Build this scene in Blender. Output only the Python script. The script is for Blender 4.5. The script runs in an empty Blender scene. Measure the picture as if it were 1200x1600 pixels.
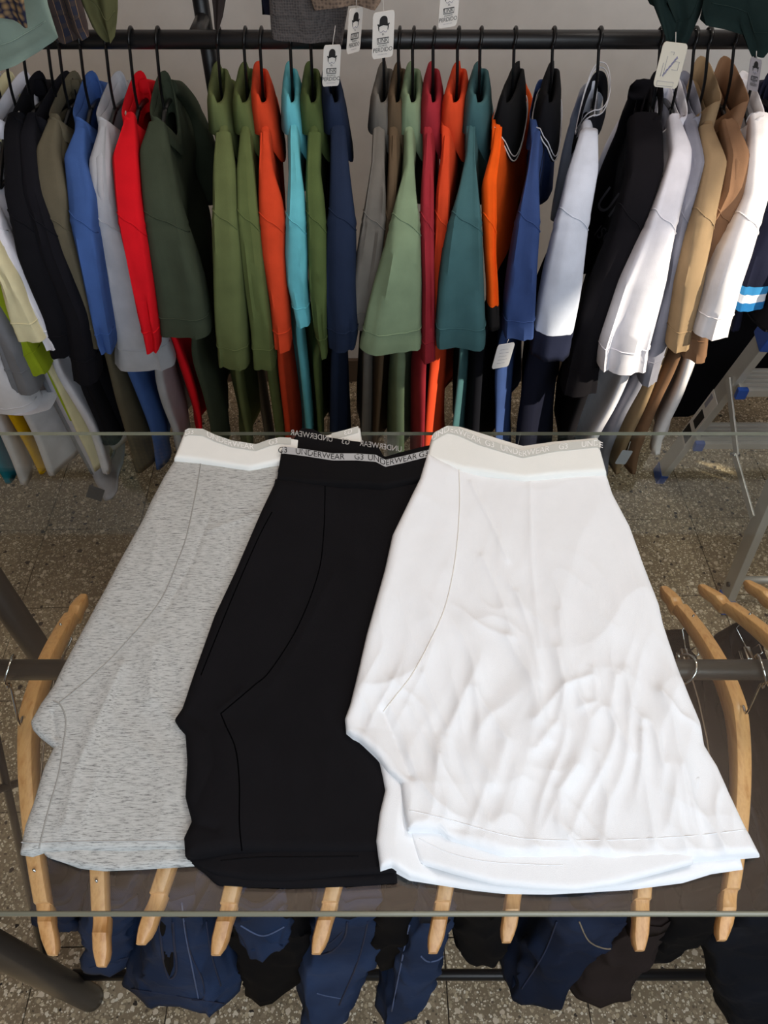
import bpy, bmesh, math, random
from mathutils import Vector, noise, Matrix
from mathutils.bvhtree import BVHTree

random.seed(7)
scene = bpy.context.scene
COL = scene.collection

# ------------------------------------------------------------------ camera
FPX, PITCH, CH = 1190.0, math.radians(50), 1.70
S5, C5 = math.sin(PITCH), math.cos(PITCH)
cam = bpy.data.cameras.new('camera')
cam.sensor_fit = 'HORIZONTAL'
cam.sensor_width = 36.0
cam.lens = 36.0 * FPX / 1200.0
cam.clip_start = 0.02
camo = bpy.data.objects.new('camera', cam)
COL.objects.link(camo)
camo.location = (0, 0, CH)
camo.rotation_euler = (math.pi / 2 - PITCH, 0, 0)
scene.camera = camo

# ------------------------------------------------------------------ light
scene.view_settings.view_transform = 'Standard'
scene.view_settings.look = 'None'
scene.view_settings.gamma = 1.0
scene.view_settings.use_curve_mapping = False
scene.view_settings.exposure = 0.0

world = bpy.data.worlds.new('world')
scene.world = world
world.use_nodes = True
wb = world.node_tree.nodes['Background']
wb.inputs[0].default_value = (0.75, 0.86, 1.0, 1)
wb.inputs[1].default_value = 0.15


def area(name, loc, rot, sx, sy, energy, col):
    l = bpy.data.lights.new(name, 'AREA')
    l.shape = 'RECTANGLE'
    l.size, l.size_y = sx, sy
    l.energy = energy
    l.color = col
    o = bpy.data.objects.new(name, l)
    o.location = loc
    o.rotation_euler = rot
    COL.objects.link(o)
    return o


# daylight through the shop front close behind the photographer, ceiling fixture, plus two added fill lamps
def aim(loc, tgt):
    return (Vector(tgt) - Vector(loc)).to_track_quat('-Z', 'Y').to_euler()


area('shopfront_daylight', (0.45, -0.85, 1.86), aim((0.45, -0.85, 1.86), (0.05, 0.9, 1.05)), 1.9, 0.95, 24, (0.84, 0.92, 1.0))
area('ceiling_fill_light', (0.15, 0.85, 2.40), (math.pi, 0, 0), 2.2, 0.7, 14, (0.90, 0.96, 1.0))  # added unseen lamp, brightens the ceiling for the glass to reflect
area('ceiling_fixture_light', (0.25, -0.15, 2.72), (0, 0, 0), 1.4, 0.3, 3.5, (0.96, 0.97, 1.0))
area('floor_fill_light', (0.78, 1.12, 2.74), (0, 0, 0), 0.45, 0.3, 11, (1.0, 0.95, 0.88))  # added unseen lamp, lifts the dim floor by the ladder
sun = bpy.data.lights.new('sun', 'SUN')
sun.energy = 7.0
sun.angle = math.radians(1.2)
sun.color = (1.0, 0.90, 0.72)
suno = bpy.data.objects.new('sun', sun)
SUND = Vector((-0.75, 0.42, -0.56)).normalized()
suno.rotation_euler = SUND.to_track_quat('-Z', 'Y').to_euler()
suno.location = (3, -1, 3)
COL.objects.link(suno)


# ------------------------------------------------------------------ helpers
def ray(px, py):
    a = (px - 600) / FPX
    b = (py - 800) / FPX
    return Vector((a, C5 - b * S5, -(S5 + b * C5)))


CAM = Vector((0, 0, CH))


def PZ(px, py, z):
    d = ray(px, py)
    return CAM + d * ((z - CH) / d.z)


def PY(px, py, y):
    d = ray(px, py)
    return CAM + d * (y / d.y)


def project(p):
    y, dz = p[1], CH - p[2]
    dep = y * C5 + dz * S5
    return 600 + FPX * p[0] / dep, 800 + FPX * (dz * C5 - y * S5) / dep, dep


def lerp_tab(tab, t):
    """piecewise linear look-up in [(t, v), ...]"""
    if t <= tab[0][0]:
        return tab[0][1]
    for (a, va), (b, vb) in zip(tab, tab[1:]):
        if t <= b:
            return va + (vb - va) * (t - a) / (b - a if b != a else 1)
    return tab[-1][1]


def smooth_tab(tab, t):
    """look-up with cosine easing against kinks"""
    n = 0.0
    w = 0.0
    for k in (-1, 0, 1):
        d = 0.012 * (tab[-1][0] - tab[0][0]) * k
        n += lerp_tab(tab, t + d)
        w += 1
    return n / w


def mesh(name, verts, faces, mat=None, parent=None, smooth=True):
    me = bpy.data.meshes.new(name)
    me.from_pydata([tuple(v) for v in verts], [], faces)
    me.validate()
    if smooth:
        me.polygons.foreach_set('use_smooth', [True] * len(me.polygons))
    if mat is not None:
        for m in (mat if isinstance(mat, (list, tuple)) else [mat]):
            me.materials.append(m)
    o = bpy.data.objects.new(name, me)
    COL.objects.link(o)
    if parent is not None:
        o.parent = parent
    return o


def thing(name, label, cat, group=None, loc=(0, 0, 0)):
    o = bpy.data.objects.new(name, None)
    o.empty_display_size = 0.05
    COL.objects.link(o)
    o['label'] = label
    o['category'] = cat
    if group:
        o['group'] = group
    return o


def tag(o, label, cat, group=None):
    o['label'] = label
    o['category'] = cat
    if group:
        o['group'] = group
    return o


def struct(o):
    o['kind'] = 'structure'
    return o


def loft(rings, cap0=False, cap1=False, closed=True):
    n = len(rings[0])
    v = [p for r in rings for p in r]
    f = []
    m = n if closed else n - 1
    for i in range(len(rings) - 1):
        for j in range(m):
            a, b = i * n + j, i * n + (j + 1) % n
            f.append((a, b, b + n, a + n))
    if cap0:
        f.append(tuple(range(n - 1, -1, -1)))
    if cap1:
        f.append(tuple((len(rings) - 1) * n + j for j in range(n)))
    return v, f


def tube(pts, r, seg=8, caps=True):
    """round tube along a polyline; r may be a number or list"""
    pts = [Vector(p) for p in pts]
    rings = []
    up = None
    for i, p in enumerate(pts):
        t = (pts[min(i + 1, len(pts) - 1)] - pts[max(i - 1, 0)]).normalized()
        if up is None:
            up = t.orthogonal().normalized()
        up = (up - t * up.dot(t))
        if up.length < 1e-6:
            up = t.orthogonal()
        up.normalize()
        s = t.cross(up)
        rr = r[i] if isinstance(r, (list, tuple)) else r
        rings.append([p + (up * math.cos(k * 2 * math.pi / seg) + s * math.sin(k * 2 * math.pi / seg)) * rr for k in range(seg)])
    return loft(rings, caps, caps)


def join(parts):
    V, F = [], []
    for v, f in parts:
        o = len(V)
        V += list(v)
        F += [tuple(i + o for i in q) for q in f]
    return V, F


def box(c, s, bev=0.0):
    """bevelled box: centre, full size"""
    bm = bmesh.new()
    bmesh.ops.create_cube(bm, size=1.0)
    for v in bm.verts:
        v.co = Vector((v.co.x * s[0], v.co.y * s[1], v.co.z * s[2]))
    if bev > 0:
        bmesh.ops.bevel(bm, geom=list(bm.edges), offset=bev, segments=2, affect='EDGES', profile=0.6)
    for v in bm.verts:
        v.co += Vector(c)
    bm.verts.index_update()
    V = [v.co.copy() for v in bm.verts]
    F = [tuple(v.index for v in f.verts) for f in bm.faces]
    bm.free()
    return V, F


def bar(p0, p1, w, h, up=Vector((0, 0, 1)), bev=0.002):
    """box-section bar from p0 to p1; w across, h along 'up'"""
    p0, p1 = Vector(p0), Vector(p1)
    d = p1 - p0
    t = d.normalized()
    s = t.cross(up).normalized()
    u = s.cross(t).normalized()
    V, F = box((0, 0, 0), (w, d.length, h), bev)
    return [(p0 + p1) / 2 + s * v.x + t * v.y + u * v.z for v in V], F


def catmull(pts, n=8):
    pts = [Vector(p) for p in pts]
    out = []
    for i in range(len(pts) - 1):
        p0, p1, p2, p3 = pts[max(i - 1, 0)], pts[i], pts[i + 1], pts[min(i + 2, len(pts) - 1)]
        for k in range(n):
            t = k / n
            out.append(0.5 * ((2 * p1) + (p2 - p0) * t + (2 * p0 - 5 * p1 + 4 * p2 - p3) * t * t + (-p0 + 3 * p1 - 3 * p2 + p3) * t ** 3))
    out.append(pts[-1])
    return out


def text_mesh(body, size=1.0):
    """verts, faces of a word in the xy plane, centred"""
    cu = bpy.data.curves.new('tmp_text', 'FONT')
    cu.body = body
    cu.size = size
    cu.align_x = 'CENTER'
    cu.align_y = 'CENTER'
    cu.resolution_u = 3
    o = bpy.data.objects.new('tmp_text', cu)
    COL.objects.link(o)
    dg = bpy.context.evaluated_depsgraph_get()
    me = bpy.data.meshes.new_from_object(o.evaluated_get(dg))
    V = [v.co.copy() for v in me.vertices]
    F = [tuple(p.vertices) for p in me.polygons]
    bpy.data.objects.remove(o)
    bpy.data.curves.remove(cu)
    bpy.data.meshes.remove(me)
    return V, F


# ------------------------------------------------------------------ materials
def lin(c):
    def f(x):
        x /= 255.0
        return x / 12.92 if x <= 0.04045 else ((x + 0.055) / 1.055) ** 2.4
    return (f(c[0]), f(c[1]), f(c[2]), 1.0)


class NT:
    def __init__(self, name):
        self.m = bpy.data.materials.new(name)
        self.m.use_nodes = True
        self.t = self.m.node_tree
        self.p = self.t.nodes['Principled BSDF']
        self.out = self.t.nodes['Material Output']

    def n(self, typ, **kw):
        nd = self.t.nodes.new(typ)
        for k, v in kw.items():
            if k.startswith('i_'):
                nd.inputs[k[2:].replace('_', ' ')].default_value = v
            else:
                setattr(nd, k, v)
        return nd

    def l(self, a, b):
        self.t.links.new(a, b)

    def ramp(self, fac, stops):
        r = self.n('ShaderNodeValToRGB')
        el = r.color_ramp.elements
        while len(el) < len(stops):
            el.new(0.5)
        for e, (p, c) in zip(el, stops):
            e.position = p
            e.color = c
        self.l(fac, r.inputs[0])
        return r.outputs[0]


_cloth = {}


def cloth(rgb, heather=None, rough=0.9, weave=900.0, sheen=0.0, bump=0.25, mottle=0.12):
    key = (rgb, heather, rough, weave)
    if key in _cloth:
        return _cloth[key]
    k = NT('cloth_%d_%d_%d' % rgb)
    tc = k.n('ShaderNodeTexCoord')
    c = lin(rgb)
    dark = tuple(x * (1 - mottle) for x in c[:3]) + (1,)
    nz = k.n('ShaderNodeTexNoise', i_Scale=28.0, i_Detail=5.0)
    k.l(tc.outputs['Object'], nz.inputs['Vector'])
    col = k.ramp(nz.outputs[0], [(0.35, dark), (0.65, c)])
    if heather:
        mp = k.n('ShaderNodeMapping')
        mp.inputs['Scale'].default_value = heather
        k.l(tc.outputs['Object'], mp.inputs[0])
        n2 = k.n('ShaderNodeTexNoise', i_Scale=1.0, i_Detail=4.0, i_Roughness=0.75)
        k.l(mp.outputs[0], n2.inputs['Vector'])
        d2 = tuple(x * 0.36 for x in c[:3]) + (1,)
        d3 = tuple(min(1, x * 1.18) for x in c[:3]) + (1,)
        col2 = k.ramp(n2.outputs[0], [(0.33, d2), (0.48, c), (0.62, d3)])
        col = col2
    k.l(col, k.p.inputs['Base Color'])
    k.p.inputs['Roughness'].default_value = rough
    k.p.inputs['Specular IOR Level'].default_value = 0.12
    k.p.inputs['Sheen Weight'].default_value = sheen
    k.p.inputs['Sheen Roughness'].default_value = 0.6
    wn = k.n('ShaderNodeTexNoise', i_Scale=weave, i_Detail=1.0)
    k.l(tc.outputs['Object'], wn.inputs['Vector'])
    bp = k.n('ShaderNodeBump', i_Strength=bump, i_Distance=0.0008)
    k.l(wn.outputs[0], bp.inputs['Height'])
    k.l(bp.outputs[0], k.p.inputs['Normal'])
    _cloth[key] = k.m
    return k.m


def plain(name, rgb, rough=0.5, metal=0.0, spec=0.5, bump=0.0, bscale=200.0, vary=0.0):
    k = NT(name)
    k.p.inputs['Base Color'].default_value = lin(rgb)
    k.p.inputs['Roughness'].default_value = rough
    k.p.inputs['Metallic'].default_value = metal
    k.p.inputs['Specular IOR Level'].default_value = spec
    tc = k.n('ShaderNodeTexCoord')
    if vary > 0:
        nz = k.n('ShaderNodeTexNoise', i_Scale=14.0, i_Detail=4.0)
        k.l(tc.outputs['Object'], nz.inputs['Vector'])
        c = lin(rgb)
        k.l(k.ramp(nz.outputs[0], [(0.3, tuple(x * (1 - vary) for x in c[:3]) + (1,)), (0.7, c)]), k.p.inputs['Base Color'])
    if bump > 0:
        nz = k.n('ShaderNodeTexNoise', i_Scale=bscale, i_Detail=3.0)
        k.l(tc.outputs['Object'], nz.inputs['Vector'])
        bp = k.n('ShaderNodeBump', i_Strength=bump, i_Distance=0.002)
        k.l(nz.outputs[0], bp.inputs['Height'])
        k.l(bp.outputs[0], k.p.inputs['Normal'])
    return k.m


def mat_terrazzo():
    k = NT('terrazzo')
    g = k.n('ShaderNodeNewGeometry')

    def vor(scale, seed, rnd=1.0):
        mp = k.n('ShaderNodeMapping')
        mp.inputs['Location'].default_value = (seed, seed * 1.7, 0.37 * seed)
        k.l(g.outputs['Position'], mp.inputs[0])
        # irregular chips: bend the coordinates a little
        v = k.n('ShaderNodeTexVoronoi', feature='F1')
        v.inputs['Scale'].default_value = scale
        v.inputs['Randomness'].default_value = rnd
        w = k.n('ShaderNodeTexNoise', i_Scale=scale * 1.6, i_Detail=2.0)
        k.l(mp.outputs[0], w.inputs['Vector'])
        ma = k.n('ShaderNodeVectorMath', operation='MULTIPLY_ADD')
        k.l(w.outputs['Color'], ma.inputs[0])
        ma.inputs[1].default_value = (0.55 / scale,) * 3
        k.l(mp.outputs[0], ma.inputs[2])
        k.l(ma.outputs[0], v.inputs['Vector'])
        return v

    def chips(base, scale, seed, thr, size, stops):
        v = vor(scale, seed)
        sep = k.n('ShaderNodeSeparateColor')
        k.l(v.outputs['Color'], sep.inputs[0])
        pick = k.n('ShaderNodeMath', operation='GREATER_THAN')
        k.l(sep.outputs[0], pick.inputs[0])
        pick.inputs[1].default_value = thr
        # chip radius varies per cell
        rad = k.n('ShaderNodeMath', operation='MULTIPLY_ADD')
        k.l(sep.outputs[1], rad.inputs[0])
        rad.inputs[1].default_value = size * 0.6
        rad.inputs[2].default_value = size * 0.5
        ins = k.n('ShaderNodeMath', operation='LESS_THAN')
        k.l(v.outputs['Distance'], ins.inputs[0])
        k.l(rad.outputs[0], ins.inputs[1])
        f = k.n('ShaderNodeMath', operation='MULTIPLY')
        k.l(pick.outputs[0], f.inputs[0])
        k.l(ins.outputs[0], f.inputs[1])
        cc = k.ramp(sep.outputs[2], stops)
        mx = k.n('ShaderNodeMix', data_type='RGBA')
        k.l(f.outputs[0], mx.inputs[0])
        k.l(base, mx.inputs[6])
        k.l(cc, mx.inputs[7])
        return mx.outputs[2]

    nz = k.n('ShaderNodeTexNoise', i_Scale=6.0, i_Detail=6.0)
    k.l(g.outputs['Position'], nz.inputs['Vector'])
    base = k.ramp(nz.outputs[0], [(0.3, lin((126, 111, 88))), (0.7, lin((158, 140, 114)))])
    c = chips(base, 230.0, 3.1, 0.28, 0.58, [(0.0, lin((98, 86, 70))), (0.35, lin((182, 166, 136))), (0.8, lin((220, 206, 178))), (1.0, lin((236, 226, 206)))])
    c = chips(c, 125.0, 7.7, 0.34, 0.52, [(0.0, lin((70, 60, 50))), (0.12, lin((140, 122, 100))), (0.6, lin((196, 178, 146))), (1.0, lin((232, 222, 200)))])
    c = chips(c, 72.0, 1.3, 0.72, 0.42, [(0.0, lin((46, 40, 36))), (0.28, lin((76, 66, 56))), (0.33, lin((196, 176, 150))), (1.0, lin((230, 216, 192)))])
    k.l(c, k.p.inputs['Base Color'])
    k.p.inputs['Roughness'].default_value = 0.38
    k.p.inputs['Specular IOR Level'].default_value = 0.35
    return k.m


def mat_wood(name, a, b, axis='Y'):
    k = NT(name)
    tc = k.n('ShaderNodeTexCoord')
    mp = k.n('ShaderNodeMapping')
    mp.inputs['Scale'].default_value = (90, 9, 90)
    k.l(tc.outputs['Object'], mp.inputs[0])
    n1 = k.n('ShaderNodeTexNoise', i_Scale=1.6, i_Detail=5.0, i_Roughness=0.6)
    k.l(mp.outputs[0], n1.inputs['Vector'])
    col = k.ramp(n1.outputs[0], [(0.3, lin(a)), (0.52, lin(b)), (0.75, lin(a))])
    k.l(col, k.p.inputs['Base Color'])
    k.p.inputs['Roughness'].default_value = 0.33
    k.p.inputs['Specular IOR Level'].default_value = 0.45
    return k.m


def mat_glass(name, tint, extra=0.0):
    k = NT(name)
    tr = k.n('ShaderNodeBsdfTransparent')
    tr.inputs[0].default_value = tint
    gl = k.n('ShaderNodeBsdfGlossy')
    gl.inputs['Roughness'].default_value = 0.0
    gl.inputs['Color'].default_value = (1, 1, 1, 1)
    # Schlick reflectance, the same on both faces of the pane
    lw = k.n('ShaderNodeLayerWeight')
    lw.inputs['Blend'].default_value = 0.5
    pw = k.n('ShaderNodeMath', operation='POWER')
    k.l(lw.outputs['Facing'], pw.inputs[0])
    pw.inputs[1].default_value = 5.0
    fr = k.n('ShaderNodeMath', operation='MULTIPLY_ADD')
    k.l(pw.outputs[0], fr.inputs[0])
    fr.inputs[1].default_value = 0.957
    fr.inputs[2].default_value = 0.043
    mx = k.n('ShaderNodeMixShader')
    k.l(fr.outputs[0], mx.inputs[0])
    k.l(tr.outputs[0], mx.inputs[1])
    k.l(gl.outputs[0], mx.inputs[2])
    k.l(mx.outputs[0], k.out.inputs['Surface'])
    return k.m


def mat_denim(name, rgb, weft=0.55):
    k = NT(name)
    tc = k.n('ShaderNodeTexCoord')
    c = lin(rgb)
    n0 = k.n('ShaderNodeTexNoise', i_Scale=9.0, i_Detail=4.0)
    k.l(tc.outputs['Object'], n0.inputs['Vector'])
    base = k.ramp(n0.outputs[0], [(0.3, tuple(x * 0.62 for x in c[:3]) + (1,)), (0.55, c), (0.78, tuple(min(1, x * 1.5 + 0.01) for x in c[:3]) + (1,))])
    wv = k.n('ShaderNodeTexWave', wave_type='BANDS', bands_direction='DIAGONAL')
    wv.inputs['Scale'].default_value = 300.0
    wv.inputs['Distortion'].default_value = 2.0
    k.l(tc.outputs['Object'], wv.inputs['Vector'])
    mx = k.n('ShaderNodeMix', data_type='RGBA', blend_type='MULTIPLY')
    mx.inputs[0].default_value = 0.35
    k.l(base, mx.inputs[6])
    k.l(wv.outputs['Color'], mx.inputs[7])
    k.l(mx.outputs[2], k.p.inputs['Base Color'])
    k.p.inputs['Roughness'].default_value = 0.85
    k.p.inputs['Specular IOR Level'].default_value = 0.2
    bp = k.n('ShaderNodeBump', i_Strength=0.3, i_Distance=0.001)
    k.l(wv.outputs['Fac'], bp.inputs['Height'])
    k.l(bp.outputs[0], k.p.inputs['Normal'])
    return k.m


def mat_plaid():
    k = NT('plaid')
    tc = k.n('ShaderNodeTexCoord')
    base = None

    def stripes(direction, scale, lo, colr, prev):
        w = k.n('ShaderNodeTexWave', wave_type='BANDS', bands_direction=direction)
        w.inputs['Scale'].default_value = scale
        w.inputs['Distortion'].default_value = 0.3
        k.l(tc.outputs['Object'], w.inputs['Vector'])
        gt = k.n('ShaderNodeMath', operation='GREATER_THAN')
        gt.inputs[1].default_value = lo
        k.l(w.outputs['Fac'], gt.inputs[0])
        mx = k.n('ShaderNodeMix', data_type='RGBA', blend_type='MIX')
        m2 = k.n('ShaderNodeMath', operation='MULTIPLY')
        m2.inputs[1].default_value = 0.75
        k.l(gt.outputs[0], m2.inputs[0])
        k.l(m2.outputs[0], mx.inputs[0])
        if prev is None:
            mx.inputs[6].default_value = lin((34, 36, 52))
        else:
            k.l(prev, mx.inputs[6])
        mx.inputs[7].default_value = lin(colr)
        return mx.outputs[2]

    base = stripes('X', 22.0, 0.62, (70, 54, 46), base)
    base = stripes('Z', 18.0, 0.70, (60, 50, 48), base)
    base = stripes('X', 44.0, 0.985, (150, 118, 80), base)
    k.l(base, k.p.inputs['Base Color'])
    k.p.inputs['Roughness'].default_value = 0.9
    return k.m


def mat_knit(name, a, b, scale):
    k = NT(name)
    tc = k.n('ShaderNodeTexCoord')
    v = k.n('ShaderNodeTexVoronoi', feature='F1')
    v.inputs['Scale'].default_value = scale
    v.inputs['Randomness'].default_value = 0.25
    k.l(tc.outputs['Object'], v.inputs['Vector'])
    k.l(k.ramp(v.outputs['Distance'], [(0.15, lin(b)), (0.6, lin(a))]), k.p.inputs['Base Color'])
    k.p.inputs['Roughness'].default_value = 0.95
    bp = k.n('ShaderNodeBump', i_Strength=0.6, i_Distance=0.003)
    k.l(v.outputs['Distance'], bp.inputs['Height'])
    k.l(bp.outputs[0], k.p.inputs['Normal'])
    return k.m


M = {
    'black_steel': plain('black_steel', (26, 25, 26), 0.38, 0.0, 0.5, 0.05, 300),
    'dark_steel': plain('dark_steel', (52, 47, 44), 0.36, 0.0, 0.55, 0.08, 240),
    'black_plastic': plain('black_plastic', (16, 16, 17), 0.35, 0.0, 0.5),
    'chrome': plain('chrome', (205, 205, 205), 0.16, 1.0),
    'alu': plain('brushed_aluminium', (206, 204, 198), 0.42, 0.45, 0.5, 0.06, 400, 0.12),
    'alu_step': plain('aluminium_step', (212, 208, 200), 0.5, 0.4, 0.5, 0.1, 300, 0.1),
    'blue_plastic': plain('blue_plastic', (38, 82, 170), 0.4),
    'wood': mat_wood('hanger_wood', (196, 138, 80), (222, 170, 112)),
    'wood_edge': plain('wood_peg', (225, 175, 118), 0.4),
    'glass': mat_glass('table_glass', (0.965, 0.985, 0.965, 1)),
    'glass_edge': plain('glass_edge', (128, 128, 112), 0.25, 0.0, 0.6),
    'wall': plain('wall_plaster', (234, 233, 230), 0.85, 0.0, 0.2, 0.15, 60, 0.08),
    'ceil': plain('ceiling_board', (222, 190, 168), 0.8, 0.0, 0.2, 0.05, 60, 0.05),
    'side_wall': plain('side_wall_paint', (104, 92, 82), 0.8, 0.0, 0.2, 0.1, 60, 0.08),
    'grout': plain('grout', (62, 54, 46), 0.9),
    'terrazzo': mat_terrazzo(),
    'paper': plain('paper', (226, 220, 212), 0.7),
    'ink': plain('ink', (24, 22, 22), 0.7),
    'ink_grey': plain('ink_grey', (150, 148, 160), 0.7),
    'silver_print': plain('silver_strip', (172, 174, 176), 0.5, 0.0, 0.4),
    'pale_strip': plain('pale_grey_strip', (196, 198, 192), 0.7, 0.0, 0.3),
    'white_ink': plain('white_ink', (240, 240, 238), 0.7),
    'silver_ink': plain('silver_ink', (168, 166, 164), 0.6),
    'dark_print': plain('dark_print', (52, 50, 56), 0.6),
    'tan_stitch': plain('tan_stitch', (130, 116, 96), 0.8),
    'pale_stitch': plain('pale_stitch', (76, 90, 122), 0.8),
    'navy_stitch': plain('navy_stitch', (24, 34, 60), 0.8),
}

# ------------------------------------------------------------------ room
XL, XR, YF, YB, ZC = -2.3, 2.3, -0.98, 2.02, 2.85
fl = struct(mesh('floor', *box((0, (YF + YB) / 2, -0.03), (XR - XL + 0.6, YB - YF + 0.6, 0.05)), M['grout'], smooth=False))
TS = 0.265
tv, tf = box((0, 0, 0), (TS - 0.0022, TS - 0.0022, 0.012), 0.0008)
tile_me = None
rot = math.radians(1.3)
for i in range(-9, 8):
    for j in range(-14, 4):
        x, y = 0.895 - TS / 2 - 0.265 * 3 + i * TS, 1.117 + TS / 2 + j * TS
        if not (XL - 0.1 < x < XR + 0.1 and YF - 0.1 < y < YB + 0.1):
            continue
        if tile_me is None:
            t = mesh('tile', tv, tf, M['terrazzo'], fl, smooth=False)
            tile_me = t.data
        else:
            t = bpy.data.objects.new('tile', tile_me)
            COL.objects.link(t)
            t.parent = fl
        dx, dy = x, y - 1.117
        t.location = (dx * math.cos(rot) - dy * math.sin(rot), 1.117 + dx * math.sin(rot) + dy * math.cos(rot), -0.006 + random.uniform(-0.0004, 0.0))
        t.rotation_euler = (0, 0, rot)
struct(mesh('wall_back', *box((0, YB + 0.05, ZC / 2), (XR - XL + 0.2, 0.1, ZC)), M['wall'], smooth=False))
struct(mesh('wall_left', *box((XL - 0.05, (YF + YB) / 2, ZC / 2), (0.1, YB - YF, ZC)), M['side_wall'], smooth=False))
# right wall: two openings added and sized to throw sun on shirts and floor
O1 = (-0.15, 0.34, 1.98, 2.50)
O2 = (0.80, 0.90, 0.93, 1.07)


def wall_x(y0, y1, z0, z1):
    return box((XR + 0.05, (y0 + y1) / 2, (z0 + z1) / 2), (0.1, y1 - y0, z1 - z0))


rw = join([wall_x(YF, O1[0], 0, ZC), wall_x(O1[0], O1[1], 0, O1[2]), wall_x(O1[0], O1[1], O1[3], ZC), wall_x(O1[1], O2[0], 0, ZC),
           wall_x(O2[0], O2[1], 0, O2[2]), wall_x(O2[0], O2[1], O2[3], ZC), wall_x(O2[1], YB, 0, ZC)])
struct(mesh('wall_right', rw[0], rw[1], M['side_wall'], smooth=False))
struct(mesh('ceiling', *box((0, (YF + YB) / 2, ZC + 0.05), (XR - XL + 0.2, YB - YF, 0.1)), M['ceil'], smooth=False))
struct(mesh('baseboard_back', *box((0, YB - 0.008, 0.045), (XR - XL, 0.016, 0.09), 0.003), plain('baseboard_paint', (92, 76, 62), 0.5), smooth=False))
fw_ = join([box((0, YF - 0.05, 2.62), (XR - XL, 0.1, 0.46)), box((1.92, YF - 0.05, 1.195), (0.86, 0.1, 2.39)), box((-1.92, YF - 0.05, 1.195), (0.86, 0.1, 2.39)), box((0.0, YF - 0.05, 0.2), (2.98, 0.1, 0.4))])
struct(mesh('wall_front', fw_[0], fw_[1], M['side_wall'], smooth=False))

# ------------------------------------------------------------------ table: steel frame, rail, glass
GT, GB = 1.000, 0.994                      # glass top / underside
RZ, RY, RR = 0.9720, 0.392, 0.0110         # hanging rail below the glass
TX0, TX1 = -0.60, 1.02
frame = thing('display_table_frame', 'dark steel table frame with round legs and cross braces under the glass top', 'table frame')
for lx, ly in ((TX0 + 0.045, 0.222), (TX0 - 0.03, 0.70), (TX1, 0.222), (TX1, 0.70)):
    mesh('leg', *tube([(lx, ly, 0.0), (lx, ly, 0.02), (lx, ly, GB - 0.001)], [0.0225, 0.0225, 0.0225], 20), M['dark_steel'], frame)
mesh('hanging_rail', *tube([(TX0 - 0.08, RY, RZ), (TX1 + 0.05, RY, RZ)], RR, 20), M['dark_steel'], frame)
for lx in (TX0 - 0.03, TX1):
    mesh('side_bar', *tube([(lx, 0.19, RZ), (lx, 0.72, RZ)], 0.0125, 14), M['dark_steel'], frame)
mesh('stretcher', *tube([(TX0 + 0.04, 0.243, 0.115), (TX1, 0.243, 0.115)], 0.0095, 12), M['black_steel'], frame)
for lx in (TX0, TX1):
    mesh('brace', *tube([(lx, 0.225, 0.10), (lx, 0.69, 0.93)], 0.0065, 10), M['black_steel'], frame)
    mesh('brace', *tube([(lx, 0.225, 0.885), (lx, 0.69, 0.05)], 0.0065, 10), M['black_steel'], frame)

gy0, gy1 = PZ(600, 1431, GT).y, PZ(600, 675, GT).y
gv, gf = box(((TX0 + TX1) / 2, (gy0 + 0.0037 + gy1) / 2, (GT + GB) / 2), (TX1 - TX0 + 0.2, gy1 - gy0 - 0.0037, GT - GB), 0.0)
gl = mesh('glass_tabletop', gv, gf, [M['glass'], M['glass_edge']], smooth=False)
for p in gl.data.polygons:
    p.material_index = 0 if abs(p.normal.z) > 0.5 else 1
ev = []
for xx in (TX0 - 0.1, (TX0 + TX1) / 2, TX1 + 0.1):
    ev.append([Vector((xx, gy0 + 0.0035 - 0.0035 * math.sin(a_) * 1.0, (GT + GB) / 2 + (GT - GB) / 2 * math.cos(a_))) for a_ in [math.pi * k_ / 8 for k_ in range(9)]] + [Vector((xx, gy0 + 0.0036, GB))])
mesh('polished_edge', *loft(ev, True, True), M['glass_edge'], gl)
tag(gl, 'clear glass tabletop carrying the three pairs of shorts', 'tabletop')


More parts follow.
